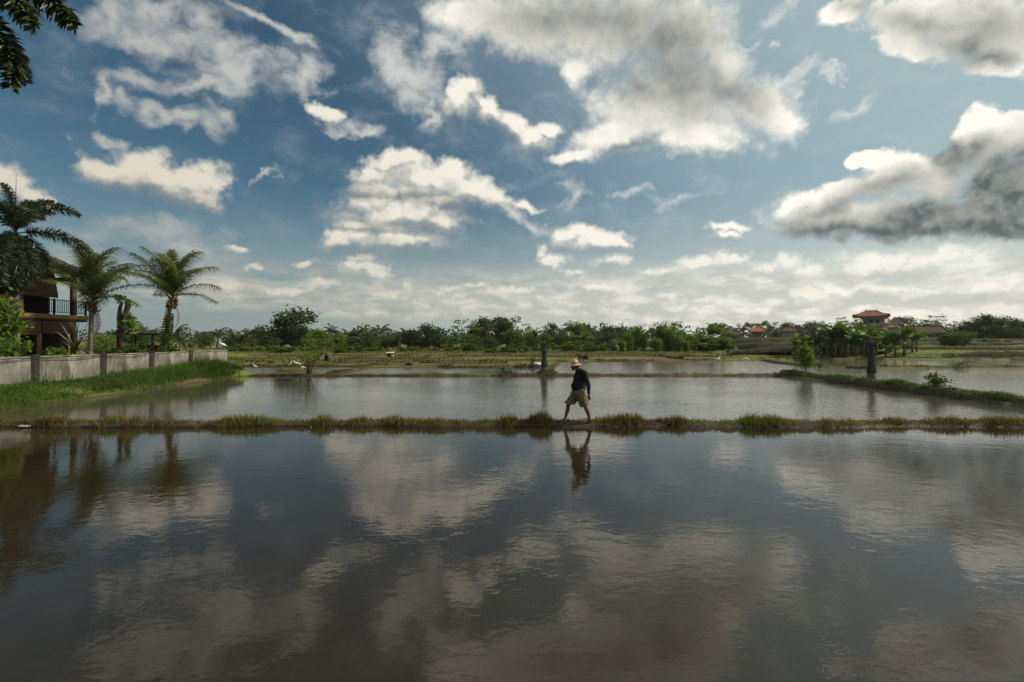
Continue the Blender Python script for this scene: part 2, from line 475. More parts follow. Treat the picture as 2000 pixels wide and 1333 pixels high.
def coords(t, kind='Object'):
    return t.n.new('ShaderNodeTexCoord').outputs[kind]
def world_pos(t): return t.n.new('ShaderNodeNewGeometry').outputs['Position']

def principled(t, out, col, rough=.8, spec=.3, normal=None, metal=0.0):
    b = t.n.new('ShaderNodeBsdfPrincipled')
    t.put(b.inputs['Base Color'], col); t.put(b.inputs['Roughness'], rough); t.put(b.inputs['Specular IOR Level'], spec); t.put(b.inputs['Metallic'], metal)
    if normal is not None: t.put(b.inputs['Normal'], normal)
    if out is not None: t.l.new(b.outputs[0], out.inputs['Surface'])
    return b
def bump(t, h, dist=.01, strength=1.0):
    b = t.n.new('ShaderNodeBump'); t.put(b.inputs['Height'], h); b.inputs['Distance'].default_value = dist; b.inputs['Strength'].default_value = strength
    return b.outputs[0]

def rough_mat(name, c1, c2, scale=4.0, rough=.85, bmp=.01, stretch=(1,1,1), c3=None, s3=1.2, spec=.25, kind='Object', lo=.38, hi=.62):
    """two-tone weathered surface, with a third stain colour"""
    m, t, out = new_mat(name)
    P = t.v('MULTIPLY', coords(t, kind), stretch)
    n = t.noise(P, scale, 6, .6)
    c = t.mix(t.ss(n, lo, hi), c1, c2)
    if c3: c = t.mix(t.m('MULTIPLY', t.ss(t.noise(P, s3, 5, .65), .50, .66), .85), c, c3)
    fine = t.noise(P, scale*6, 4, .6)
    c = t.mix(t.ss(fine, .3, .8), c, t.mix(1.0, c, (.72, .72, .72), 'MULTIPLY'))
    principled(t, out, c, rough, spec, bump(t, t.m('ADD', n, t.m('MULTIPLY', fine, .5)), bmp))
    return m

def leaf_mat(name, dark, mid, light, trans=.35, gloss=.10, rand=.5):
    """foliage: colour from the leaf's own 'var' value and the plant's random number; light passes through"""
    m, t, out = new_mat(name)
    a = t.n.new('ShaderNodeAttribute'); a.attribute_name = 'var'
    oi = t.n.new('ShaderNodeObjectInfo')
    f = t.m('ADD', a.outputs['Fac'], t.m('MULTIPLY', t.m('SUBTRACT', oi.outputs['Random'], .5), rand), clamp=True)
    c = t.mix(t.lin(f, 0.0, .5), dark, t.mix(t.lin(f, .5, 1.0), mid, light))
    d = t.n.new('ShaderNodeBsdfDiffuse'); t.put(d.inputs['Color'], c)
    tr = t.n.new('ShaderNodeBsdfTranslucent'); t.put(tr.inputs['Color'], t.mix(1.0, c, (1.05, 1.15, .55), 'MULTIPLY'))
    g = t.n.new('ShaderNodeBsdfGlossy'); t.put(g.inputs['Color'], (.9, .95, .85)); g.inputs['Roughness'].default_value = .58
    x = t.n.new('ShaderNodeMixShader'); x.inputs[0].default_value = trans
    t.l.new(d.outputs[0], x.inputs[1]); t.l.new(tr.outputs[0], x.inputs[2])
    fr = t.n.new('ShaderNodeFresnel'); fr.inputs[0].default_value = 1.4
    y = t.n.new('ShaderNodeMixShader'); t.put(y.inputs[0], t.m('MULTIPLY', fr.outputs[0], gloss*1.2))
    t.l.new(x.outputs[0], y.inputs[1]); t.l.new(g.outputs[0], y.inputs[2])
    t.l.new(y.outputs[0], out.inputs['Surface'])
    return m

M = {}
M['tree_dark'] = leaf_mat('foliage_dark', (.020, .040, .012), (.050, .086, .020), (.105, .145, .032))
M['tree_mid'] = leaf_mat('foliage_mid', (.028, .056, .010), (.068, .118, .016), (.125, .180, .026))
M['tree_bright'] = leaf_mat('foliage_bright', (.045, .084, .011), (.105, .170, .018), (.180, .240, .034))
M['tree_far_hazed'] = leaf_mat('foliage_far_hazed', (.022, .036, .026), (.042, .062, .042), (.070, .095, .060))  # distance haze painted into the leaf colour: greens dulled and shifted towards blue
M['palm_far'] = leaf_mat('palm_far', (.024, .040, .012), (.058, .082, .022), (.125, .135, .042))
M['coconut'] = leaf_mat('coconut_leaf', (.022, .042, .009), (.060, .090, .017), (.150, .155, .030), .42, .08)
M['foxtail'] = leaf_mat('foxtail_leaf', (.010, .022, .010), (.024, .044, .016), (.052, .078, .026), .30, .12)
M['banana'] = leaf_mat('banana_leaf', (.035, .065, .014), (.075, .125, .024), (.130, .180, .040), .45, .05)
M['grass_green'] = leaf_mat('grass_green', (.026, .052, .008), (.062, .118, .012), (.115, .175, .022), .40, .06, 0)
M['grass_dry'] = leaf_mat('grass_bund', (.110, .066, .026), (.190, .142, .050), (.135, .180, .030), .30, .04, 0)
M['grass_field'] = leaf_mat('grass_field', (.090, .068, .018), (.115, .145, .022), (.130, .200, .026), .30, .04, 0)
M['bark'] = rough_mat('bark', (.10, .075, .05), (.055, .042, .030), 9, .9, .02, (1, 1, .35))
M['bark_grey'] = rough_mat('bark_grey', (.20, .18, .145), (.10, .088, .07), 8, .9, .015, (1, 1, 2.2), (.06, .05, .035), 2.0)
M['fibre'] = rough_mat('palm_fibre', (.16, .075, .032), (.07, .035, .018), 14, .95, .03, (1, 1, .3))
M['stem_tan'] = rough_mat('banana_stem', (.16, .13, .06), (.075, .055, .028), 7, .8, .01, (1, 1, .3))
# ------------------------------------------------------------------ ground, ponds, field banks
def smooth01(x): x = np.clip(x, 0, 1); return x*x*(3-2*x)
def poly_sd(X, Y, poly):
    """signed distance to a polygon, negative inside"""
    d2 = np.full(X.shape, 1e9); inside = np.zeros(X.shape, bool)
    n = len(poly)
    for i in range(n):
        ax, ay = poly[i]; bx_, by_ = poly[(i+1) % n]
        ex, ey = bx_-ax, by_-ay
        tt = np.clip(((X-ax)*ex+(Y-ay)*ey)/(ex*ex+ey*ey), 0, 1)
        d2 = np.minimum(d2, (X-ax-tt*ex)**2+(Y-ay-tt*ey)**2)
        cond = ((ay > Y) != (by_ > Y))
        xi = ax+(Y-ay)*ex/(ey if abs(ey) > 1e-9 else 1e-9)
        inside ^= cond & (X < xi)
    return np.where(inside, -1, 1)*np.sqrt(d2)

PONDS = {
 'front':  [(-9.4,7.6),(-3.5,2.4),(60,2.4),(60,12.70),(-60,12.70),(-60,9.0)],
 'middle': [(-16.3,13.15),(17.35,13.15),(17.4,31.1),(-17.75,31.1)],
 'right':  [(18.35,13.15),(75,13.15),(75,38.6),(42,38.6),(30,39.2),(26,42.4),(29,57.0),(20,54.0),(4.9,53.2),(4.6,48),(2.5,31.95),(18.4,31.95)],
 'back_hut': [(-22,31.95),(-12.6,31.95),(-12.8,42.6),(-24,43.2)],
 'back_shelter': [(-11.8,31.95),(1.7,31.95),(2.3,40.6),(-12.0,41.6)],
 'far':    [(27.4,43.6),(29.8,40.8),(42,40.0),(75,40.0),(75,56.5),(48,58.6),(36,61.5),(31.5,59.0)],
}
def wobble(X, Y, s, seed=0.0):
    f = lambda a, b: np.sin(X*a*s+seed)*np.cos(Y*b*s+seed*1.7)
    return (f(1.0, .8)+.6*f(2.3, 1.9)+.35*f(4.7, 5.3))/1.95

def terrain(X, Y):
    X = np.asarray(X, float); Y = np.asarray(Y, float)
    z = .12+.05*wobble(X, Y, .35)+.30*smooth01((Y-48)/50)+1.2*smooth01((Y-140)/500)
    # terraces climbing towards the houses
    st = smooth01((X-(30+.02*Y))/3.0)
    for y0, dz, x0 in ((59.5, .72, 47.0), (69.5, .45, 29.0), (79.0, .50, 30.0), (90.0, .50, 33.0), (104.0, .35, 30.0)):
        z = z+dz*smooth01((Y-y0-.8*wobble(X, Y, .12, y0))/.55)*smooth01((X-x0)/4.0)
    # low field steps straight ahead
    for y0, dz in ((47.5, .08), (56.5, .12), (64.0, .10), (78.0, .14)):
        z = z+dz*smooth01((Y-y0-1.2*wobble(X, Y, .07, y0))/.8)*(1-smooth01((X-26)/6.0))
    # bank under the wall, and the raised yard behind it
    lb = smooth01((-16.2-X)/2.2)*.55+smooth01((-19.05-X)/.4)*.42
    z = np.where((X < -15.9) & (Y < 33.5) & (Y > 12.6), .04+lb, z)
    z = np.where((X <= -19.05) & (Y >= 33.5) & (Y < 60), np.maximum(z, .25+.7*smooth01((39-Y)/5)), z)
    # the near bank the photograph is taken from
    z = np.where((Y < 7.5) & (X < 0) | (Y < 2.3), .62+.05*wobble(X, Y, .8), z)
    for k, poly in PONDS.items():
        sd = poly_sd(X, Y, poly)
        w = .9 if k == 'front' else .45
        z = np.minimum(z, -.32+(z+.32)*smooth01((sd+.25)/w))
    return z
def gz(x, y): return float(terrain(np.array([x]), np.array([y]))[0])

def axis(*segs):
    a = []
    for lo, hi, st in segs: a += list(np.arange(lo, hi, st))
    return np.array(a+[segs[-1][1]])
def build_ground():
    xs = axis((-1500, -300, 100), (-300, -90, 15), (-90, -32, 3), (-32, 78, .5), (78, 130, 3), (130, 300, 12), (300, 1500, 100))
    ys = axis((-60, -6, 6), (-6, 70, .5), (70, 122, .75), (122, 200, 6), (200, 600, 40), (600, 2400, 200))
    X, Y = np.meshgrid(xs, ys)
    Z = terrain(X, Y)
    V = np.stack([X, Y, Z], -1).reshape(-1, 3)
    nx, ny = len(xs), len(ys)
    i = (np.arange(ny-1)[:, None]*nx+np.arange(nx-1)[None, :]).ravel()
    F = np.stack([i, i+1, i+nx+1, i+nx], -1).ravel()
    me = fast_mesh('ground', V, F, np.full(len(i), 4), None, True)
    m, t, out = new_mat('field_ground')
    P = world_pos(t)
    big = t.noise(t.v('MULTIPLY', P, (.035, .26, .2)), 1.0, 5, .6)
    mid = t.noise(P, .9, 6, .62)
    fine = t.noise(P, 9.0, 5, .65)
    green = t.mix(t.ss(mid, .35, .65), (.080, .115, .016), (.135, .160, .028))
    soil = t.mix(t.ss(fine, .35, .7), (.105, .072, .040), (.165, .125, .070))
    c = t.mix(t.ss(t.m('ADD', big, t.m('MULTIPLY', t.m('SUBTRACT', fine, .5), .28)), .51, .59), green, soil)
    nz = t.sep(t.n.new('ShaderNodeNewGeometry').outputs['Normal'])[2]
    c = t.mix(t.ss(nz, .93, .70), c, t.mix(t.ss(fine, .4, .65), (.028, .022, .012), (.050, .055, .018)))
    x, y, z = t.sep(P)
    wet = t.ss(z, .10, -.02)
    c = t.mix(wet, c, (.030, .021, .012))
    principled(t, out, c, t.m('MULTIPLY_ADD', wet, -.35, .92), .25, bump(t, t.m('ADD', t.m('MULTIPLY', mid, 2.0), fine), .05))
    tag(link('ground', me, m), kind='structure')
build_ground()

def water_mat(name, amp, calm, sc=1.0, tint=(.030, .0195, .0095), lee=None):
    """muddy paddy water: brown body colour under a rippled reflecting surface"""
    m, t, out = new_mat(name)
    P = world_pos(t)
    gust = t.ss(t.noise(t.v('MULTIPLY', P, (.10, .16, 1)), 1.0, 3, .55), .36, .66)
    w1 = t.noise(t.v('MULTIPLY', P, (2.4*sc, 3.6*sc, 1)), 1.0, 3, .55, dist=.3)
    w2 = t.noise(t.v('MULTIPLY', P, (9.0*sc, 13.0*sc, 1)), 1.0, 3, .55, dist=.4)
    h = t.m('ADD', t.m('MULTIPLY', w1, 1.0), t.m('MULTIPLY', w2, .34))
    h = t.m('MULTIPLY', h, t.m('MULTIPLY_ADD', gust, 1.0-calm, calm))
    if lee: h = t.m('MULTIPLY', h, t.ss(t.sep(P)[0], lee[0], lee[1], .22, 1.0))       # sheltered water lies calmer
    mud = t.mix(t.ss(t.noise(P, .55, 5, .6), .35, .7), tint, tuple(q*1.5 for q in tint))
    b = principled(t, out, mud, .035, .5, bump(t, h, amp))
    b.inputs['IOR'].default_value = 1.52
    return m
WATER = {
 'front': water_mat('water_front', .0046, .35, 1.0, (.0200, .0152, .0068)), 'middle': water_mat('water_middle', .0210, .50, .9, (.050, .044, .034), (-13.5, 2.0)), 'right': water_mat('water_right', .0240, .6, .9, (.080, .072, .056)),
 'back_hut': water_mat('water_back', .020, .7, .8, (.080, .074, .060)), 'far': water_mat('water_far', .024, .7, .8, (.080, .072, .056)),
}
def build_water():
    for k, poly in PONDS.items():
        c = np.mean(poly, axis=0)
        grow = []
        for (x, y) in poly:                       # run the sheet under its banks
            dx, dy = x-c[0], y-c[1]; L = math.hypot(dx, dy)
            grow.append((x+dx/L*.30, y+dy/L*.22, 0.0))
        me = bpy.data.meshes.new('water'); me.from_pydata(grow, [], [tuple(range(len(grow)))]); me.update()
        o = link('paddy_water', me, WATER.get(k, WATER['back_hut']))
        tag(o, kind='structure')
    # shallow water standing on the higher plots
    for (x0, x1, y0, y1) in ((8.5, 17.5, 80.0, 83.5), (14.2, 19.0, 60.5, 63.0), (-19.0, -8.0, 50.5, 52.5), (-30, -22, 58.5, 61.5), (36.5, 43.5, 66.5, 70.5), (12, 22, 70, 71.6), (46, 52, 64.0, 66.0)):
        xx = np.linspace(x0, x1, 9)
        top = [(x, y1+.5*math.sin(x*1.3)) for x in xx]; bot = [(x, y0+.4*math.cos(x*1.7)) for x in xx[::-1]]
        pts = top+bot
        zz = float(np.max(terrain(np.array([p[0] for p in pts]), np.array([p[1] for p in pts]))))+.015
        me = bpy.data.meshes.new('water'); me.from_pydata([(x, y, zz) for x, y in pts], [], [tuple(range(len(pts)))]); me.update()
        tag(link('paddy_water', me, WATER['back_hut']), kind='structure')
build_water()

# ---- earth banks between the ponds
M['bund'] = None
def bund_material():
    m, t, out = new_mat('bund_earth')
    P = world_pos(t)
    n = t.noise(P, 3.5, 6, .62); fine = t.noise(P, 22.0, 5, .65)
    c = t.mix(t.ss(n, .35, .65), (.060, .042, .024), (.105, .078, .042))
    nz = t.sep(t.n.new('ShaderNodeNewGeometry').outputs['Normal'])[2]
    c = t.mix(t.m('MULTIPLY', t.ss(nz, .55, .95), t.ss(t.noise(P, 1.6, 5, .6), .40, .62)), c, (.060, .080, .020))
    z = t.sep(P)[2]
    wet = t.ss(z, .085, .01)
    c = t.mix(wet, c, (.022, .015, .009))
    principled(t, out, c, t.m('MULTIPLY_ADD', wet, -.4, .95), .3, bump(t, t.m('ADD', n, t.m('MULTIPLY', fine, .6)), .05))
    return m
M['bund'] = bund_material()
M['terrace'] = rough_mat('terrace_earth', (.030, .034, .014), (.052, .058, .020), 1.5, .95, .05, (1, 1, 1), (.040, .028, .016), .8)

def resample(path, step):
    path = [Vector((*p, 0)) for p in path]
    out = []
    for a, b in zip(path[:-1], path[1:]):
        n = max(1, int((b-a).length/step))
        for i in range(n): out.append(a.lerp(b, i/n))
    out.append(path[-1])
    return out

def bund_profile(name, path, width, height, seed=0, step=.16, rough=1.0, base=0.0):
    """an uneven earth bank along a path; returns its centre line with widths and heights"""
    pts = resample(path, step)
    V, F = [], []
    K = 9
    line = []
    for i, p in enumerate(pts):
        a, b = pts[max(i-1, 0)], pts[min(i+1, len(pts)-1)]
        t = (b-a).normalized(); nrm = Vector((-t.y, t.x, 0))
        s = i*step
        q = mnoise.noise(Vector((s*.35, seed, 0)))
        w = width*(1+.35*rough*mnoise.noise(Vector((s*.5, seed+9, 0)))+.15*rough*mnoise.noise(Vector((s*2.1, seed+3, 0))))
        h = height*(1+.45*rough*q+.25*rough*mnoise.noise(Vector((s*1.7, seed+5, 0))))
        if name == 'terrace_bank':                 # runs out into the slope at both ends
            q = smooth01(min(i, len(pts)-1-i)*step/9.0); h = h*(.04+.96*float(q)); w = w*(.5+.5*float(q))
        off = .10*rough*mnoise.noise(Vector((s*.6, seed+20, 0)))
        c = p+nrm*off
        line.append((c, nrm, w, h))
        for k in range(K):
            u = -1+2*k/(K-1)
            lump = 1+.25*mnoise.noise(Vector((s*3.0, u*2.0, seed)))
            zz = -.34+(h+.34)*(max(0.0, 1-abs(u)**2.6))**.75*(lump if abs(u) < .95 else 1)
            wob = 1+.12*mnoise.noise(Vector((s*2.3, u*3, seed+40)))
            V.append(c+nrm*(u*(w*.5+.10)*wob)+Vector((0, 0, zz+base)))
        if i:
            for k in range(K-1):
                a0 = (i-1)*K+k
                F.append((a0, a0+K, a0+K+1, a0+1))
    F.append(tuple(range(K-1, -1, -1))); F.append(tuple(range((len(pts)-1)*K, len(pts)*K)))
    me = bpy.data.meshes.new(name); me.from_pydata([tuple(v) for v in V], [], F); me.update()
    me.polygons.foreach_set('use_smooth', [True]*len(me.polygons))
    tag(link(name, me, M['bund' if name != 'terrace_bank' else 'terrace']), kind='structure')
    return line

B_FRONT = bund_profile('field_bank', [(-18.0, 12.80), (-14.5, 13.02), (-11.5, 12.82), (-8, 12.90), (-5, 13.06), (-2, 12.90), (1.2, 12.95), (4, 13.05), (7, 12.84), (10.5, 13.04), (14, 12.86), (18.5, 12.95), (34, 12.95)], .50, .12, 1, .16, 1.35)
B_BACK = bund_profile('field_bank', [(-18.2, 31.5), (-8, 31.55), (2, 31.55), (12, 31.6), (18.4, 31.4)], .55, .13, 2, .25)
B_RIGHT = bund_profile('field_bank', [(17.9, 13.0), (17.85, 20), (17.9, 26), (18.0, 32.0)], .95, .32, 3, .2, 1.0)
B_DIAG = bund_profile('field_bank', [(-12.0, 31.6), (-12.2, 36), (-12.5, 42.8)], .8, .16, 4, .3)
B_SHRINE = bund_profile('field_bank', [(2.1, 31.7), (3.3, 40.5), (4.4, 47.5), (4.9, 53.8)], .6, .16, 5, .3)
B_EAST = bund_profile('field_bank', [(30.2, 59), (27.4, 50), (26.6, 43.4), (29.4, 40.0), (42, 39.3), (60, 39.3), (75, 39.3)], .75, .22, 6, .35)
B_FAR = bund_profile('field_bank', [(31.0, 60), (37, 62.6), (48, 59.6), (60, 58.2), (75, 57.4)], .9, .25, 7, .4)
B_HUT = bund_profile('field_bank', [(-25, 43.3), (-18, 43.1), (-12.5, 42.8), (-4, 41.4), (2.6, 41.0), (3.4, 41.2)], .7, .18, 8, .35)
B_MID = bund_profile('field_bank', [(4.6, 53.6), (14, 54.0), (21, 54.6), (30, 58.5)], .7, .2, 9, .35)

# ---- banks at the edges of the terraces
TERR = []
for y0, x0, x1, top in ((60.0, 48.5, 100, .70), (69.9, 31, 105, .42), (79.4, 32, 115, .48), (90.4, 35, 125, .50), (104.4, 33, 135, .36)):
    path = []
    for x in np.arange(x0, x1, 2.0): path.append((float(x), y0+.8*float(wobble(np.array(x), np.array(y0), .12, y0))))
    bz = gz((x0+x1)/2, y0-1.6)
    TERR.append((bund_profile('terrace_bank', path, 1.1, top+.10, int(y0), .5, .5, bz), bz))

FIELD = []
for i, (x0, x1, y0, sl) in enumerate(((-26, 1.0, 46.0, .04), (-30, 3.5, 50.5, -.02), (-8, 27, 58.0, .03), (-36, -5, 55.5, .05), (-34, 24, 63.0, .015), (2, 29, 67.5, -.03), (-40, 10, 70.5, .02), (-44, 30, 77.0, .01))):
    path = [(float(x), y0+sl*(x-x0)+.5*math.sin(x*.35+i)) for x in np.arange(x0, x1, 1.5)]
    bz = gz((x0+x1)/2, y0)-.02
    FIELD.append((bund_profile('field_bank', path, .7, .20, 80+i, .5, .8, bz), bz))
for i, (xa, ya, xb, yb) in enumerate(((-9, 42, -10.5, 62), (8, 54.5, 9.5, 75), (19, 55, 16, 74), (-22, 44, -27, 68))):
    path = [(xa+(xb-xa)*k/10+.3*math.sin(k*1.3+i), ya+(yb-ya)*k/10) for k in range(11)]
    FIELD.append((bund_profile('field_bank', path, .7, .20, 95+i, .5, .8, gz((xa+xb)/2, (ya+yb)/2)-.03), gz((xa+xb)/2, (ya+yb)/2)-.03))

# ---- grass
def blades(P, H, W, heading, lean, var, seg=2):
    """grass blades as bent tapering strips; P (n,3), others (n,)"""
    n = len(P)
    d = np.stack([np.cos(heading), np.sin(heading), np.zeros(n)], -1)       # direction the blade leans to
    s = np.stack([-np.sin(heading), np.cos(heading), np.zeros(n)], -1)      # its width
    rows = []
    for k in range(seg+1):
        u = k/seg
        up = H*u*(1-.35*lean*u)
        out_ = H*lean*u**1.8
        c = P+d*out_[:, None]+np.array([0, 0, 1.0])*up[:, None]
        if k < seg:
            w = W*(1-.55*u)
            rows += [c-s*w[:, None], c+s*w[:, None]]
        else: rows += [c]
    V = np.stack(rows, 1).reshape(-1, 3)
    m = 2*seg+1
    base = np.arange(n)*m
    F, S_ = [], []
    fl = []
    for k in range(seg-1):
        fl.append(np.stack([base+2*k, base+2*k+1, base+2*k+3, base+2*k+2], -1))
    quads = np.concatenate(fl, 0) if fl else np.zeros((0, 4), int)
    tri = np.stack([base+2*seg-2, base+2*seg-1, base+2*seg], -1)
    flat = np.concatenate([quads.ravel(), tri.ravel()])
    sizes = np.concatenate([np.full(len(quads), 4), np.full(len(tri), 3)])
    return V, flat, sizes, np.repeat(var, m)

def noise1(x, s, seed):
    return np.array([mnoise.noise(Vector((float(q)*s, seed, 0))) for q in x])

def bund_grass(name, line, n, hmin, hmax, green, mat, seed, clump=1.0, cover=1.0, wid=.006, label=None, base=0.0, even=0.0):
    r = np.random.default_rng(seed)
    L = len(line)
    C = np.array([tuple(l[0]) for l in line]); N = np.array([tuple(l[1]) for l in line]); Wd = np.array([l[2] for l in line]); Hh = np.array([l[3] for l in line])
    n1 = np.array([mnoise.noise(Vector((i*.13*clump, seed, 0))) for i in range(L)])
    n2 = np.array([mnoise.noise(Vector((i*.33*clump, seed+7, 0))) for i in range(L)])
    n3 = np.array([mnoise.noise(Vector((i*.05*clump, seed+17, 0))) for i in range(L)])
    tuft = np.clip(.42+1.35*n1+1.05*n2, 0.07, 1.5)
    tuft = np.maximum(tuft, even)
    p = tuft*cover+.16; p = p/p.sum()
    idx = r.choice(L, n, p=p)
    # blades grow in tussocks
    u = np.clip(r.normal(0, .42, n), -1, 1)
    jit = r.normal(0, .06, (n, 3)); jit[:, 2] = 0
    P = C[idx]+N[idx]*(u*Wd[idx]*.52)[:, None]+jit
    P[:, 2] = base+Hh[idx]*np.clip(1-np.abs(u)**2.6, 0, 1)**.75-.02
    H = (hmin+(hmax-hmin)*r.random(n)**1.7)*(.35+.85*tuft[idx])
    W = wid*(.6+.8*r.random(n))
    side = np.sign(u+r.normal(0, .3, n)); ang = np.arctan2(N[idx][:, 1], N[idx][:, 0])
    head = np.where(side > 0, ang, ang+np.pi)+r.normal(0, .9, n)
    lean = np.clip(r.normal(.45, .35, n), .02, 1.3)
    g = np.clip(green+1.15*n3[idx]+.55*n2[idx]+r.normal(0, .16, n), 0, 1)
    V, fl, sz_, var = blades(P, H, W, head, lean, g)
    me = fast_mesh(name, V, fl, sz_, var)
    return tag(link(name, me, mat), label, 'grass', kind='stuff')

bund_grass('bank_grass', B_FRONT, 50000, .05, .28, .42, M['grass_dry'], 21, 1.0, 1.0, .007, 'ragged strip of dry and green grass on the bank the man walks', even=.14)
bund_grass('bank_grass', B_BACK, 7000, .04, .16, .30, M['grass_dry'], 22, 1.2, 1.0, .011, 'short dry grass on the bank with the bare stone pillar', even=.3)
bund_grass('bank_grass', B_RIGHT, 18000, .05, .22, .16, M['grass_green'], 23, .6, 1.0, .009, 'short green grass on the high bank with the leafy shrub', even=.40)
bund_grass('bank_grass', B_DIAG, 3500, .05, .22, .15, M['grass_dry'], 24, 1.2, 1.0, .013, 'rusty brown grass on the bank running back towards the hut')
bund_grass('bank_grass', B_SHRINE, 2500, .05, .2, .5, M['grass_dry'], 25, 1.2, 1.0, .014, 'green and brown grass on the bank behind the bare pillar')
bund_grass('bank_grass', B_EAST, 7000, .06, .22, .5, M['grass_dry'], 26, 1.2, 1.0, .016, 'dark grass on the winding bank behind the pillar in the pond')
bund_grass('bank_grass', B_FAR, 6000, .08, .3, .75, M['grass_dry'], 27, 1.2, 1.0, .018, 'green grass on the bank under the banana plants')
bund_grass('bank_grass', B_HUT, 6500, .06, .26, .35, M['grass_dry'], 28, 1.2, 1.0, .016, 'brown and green grass on the bank in front of the straw hut')
bund_grass('bank_grass', B_MID, 5000, .06, .22, .30, M['grass_dry'], 29, 1.2, 1.0, .018, 'brown stubble on the bank of the pond where egrets wade')

for i, (ln, bz) in enumerate(TERR):
    bund_grass('bank_grass', ln, 4000, .06, .22, .7, M['grass_dry'], 50+i, 1.2, 1.0, .022, ('green grass along the lowest terrace edge', 'green grass along the second terrace edge above the banana row', 'green grass along the third terrace edge above the banana row', 'green grass along the fourth terrace edge below the houses', 'green grass along the top terrace edge below the houses')[i], bz)

for i, (ln, bz) in enumerate(FIELD):
    bund_grass('bank_grass', ln, 2600, .08, .30, (.25, .7, .4, .8)[i % 4], M['grass_dry'], 110+i, 1.4, 1.0, .022, 'weedy grass on one of the low banks dividing the far fields', bz)

def scatter_grass(name, n, region, hmin, hmax, green, mat, seed, wid, label, zoff=-.02, mask=None, gn=.35, grow=None):
    r = np.random.default_rng(seed)
    x0, x1, y0, y1 = region
    X = r.uniform(x0, x1, n); Y = y0+(y1-y0)*r.random(n)
    Z = terrain(X, Y)
    k = Z > .02
    if mask is not None: k &= mask(X, Y)
    X, Y, Z = X[k], Y[k], Z[k]
    n = len(X)
    t1 = wobble(X, Y, .55, seed*.37); t2 = wobble(X, Y, 1.9, seed*.71)
    H = (hmin+(hmax-hmin)*r.random(n)**1.4)*np.clip(.75+.45*t1+.35*t2, .2, 1.6)
    if grow is not None: H = H*grow(X, Y)
    g = np.clip(green+gn*t1+.25*wobble(X, Y, .12, seed)+r.normal(0, .15, n), 0, 1)
    V, fl, sz_, var = blades(np.stack([X, Y, Z+zoff], -1), H, wid*(.6+.8*r.random(n)), r.uniform(0, 6.283, n), np.clip(r.normal(.45, .3, n), .02, 1.2), g, 2)
    return tag(link(name, fast_mesh(name, V, fl, sz_, var), mat), label, 'grass', kind='stuff')

# tall green grass on the bank below the wall
scatter_grass('bank_grass', 60000, (-18.95, -15.9, 12.6, 32.6), .25, .80, .50, M['grass_green'], 31, .0085, 'lush tall green grass on the slope below the concrete wall', mask=lambda X, Y: X < -16.05-.092*(Y-14)-.22*wobble(X, Y, 1.1), grow=lambda X, Y: (.46+.54*smooth01((Y-17)/11))*(1-.28*smooth01((-17.9-X)/.8)*(1-smooth01((Y-20)/9))))
scatter_grass('bank_grass', 7000, (-18.9, -16.1, 28.0, 34.2), .5, 1.25, .40, M['grass_green'], 32, .011, 'clump of reed-high green grass at the end of the concrete wall', mask=lambda X, Y: (wobble(X, Y, 1.3, 2.0) > -.15) & (X < -17.45) & (Y < 33))
scatter_grass('bank_grass', 600, (-18.9, -17.9, 14, 30), .7, 1.3, .5, M['grass_green'], 33, .010, 'scattered tall grass stems against the concrete wall', mask=lambda X, Y: wobble(X*0, Y, 2.2, 4.0) > .25)
scatter_grass('bank_grass', 16000, (-16, -2.6, -3.5, 7.6), .06, .28, .5, M['grass_green'], 38, .007, 'green grass on the near bank under the foxtail palm')
scatter_grass('bank_grass', 12000, (-2.6, 10, -3.5, 2.6), .06, .24, .45, M['grass_green'], 39, .007, 'green grass on the near bank at the edge of the near pond')
# fields beyond the ponds
scatter_grass('field_grass', 26000, (-34, 30, 42.5, 66), .05, .26, .48, M['grass_field'], 34, .020, 'green and brown rice stubble on the field around the straw hut')
scatter_grass('field_grass', 20000, (-60, 36, 66, 100), .10, .42, .62, M['grass_field'], 35, .040, 'green grass on the far field before the tree line')
scatter_grass('field_grass', 16000, (28, 105, 56, 120), .08, .30, .48, M['grass_field'], 36, .040, 'green grass on the terraces before the red-roofed house')
scatter_grass('yard_grass', 5000, (-34, -19.2, 17, 36), .08, .40, .55, M['grass_green'], 37, .012, 'green undergrowth in the yard behind the concrete wall')

# cut stubble and weed standing in the shallow water
def stubble(n, region, seed, hmax, label, ok):
    r = np.random.default_rng(seed); P_, H_ = [], []
    x0, x1, y0, y1 = region
    for i in range(n):
        x, y = r.uniform(x0, x1), r.uniform(y0, y1)
        if not ok(x, y): continue
        k = r.integers(2, 7)
        P_.append(np.stack([x+r.normal(0, .025, k), y+r.normal(0, .025, k), np.full(k, -.02)], -1)); H_.append(r.uniform(.02, hmax, k)+.02)
    P_ = np.concatenate(P_); H_ = np.concatenate(H_); m = len(P_)
    V, fl, S_, va = blades(P_, H_, np.full(m, .005), r.uniform(0, 6.283, m), np.clip(r.normal(.5, .4, m), .05, 1.5), np.clip(r.normal(.25, .2, m), 0, 1))
    tag(link('rice_stubble', fast_mesh('rice_stubble', V, fl, S_, va), M['grass_dry']), label, 'stubble', kind='stuff')
stubble(260, (-14, 16.5, 14, 30.5), 141, .10, 'bits of rice stubble standing in the middle pond', lambda x, y: wobble(np.array(x), np.array(y), .35, 3.0) > -.1)
stubble(160, (4, 60, 33, 55), 143, .12, 'bits of rice stubble standing in the back pond', lambda x, y: True)
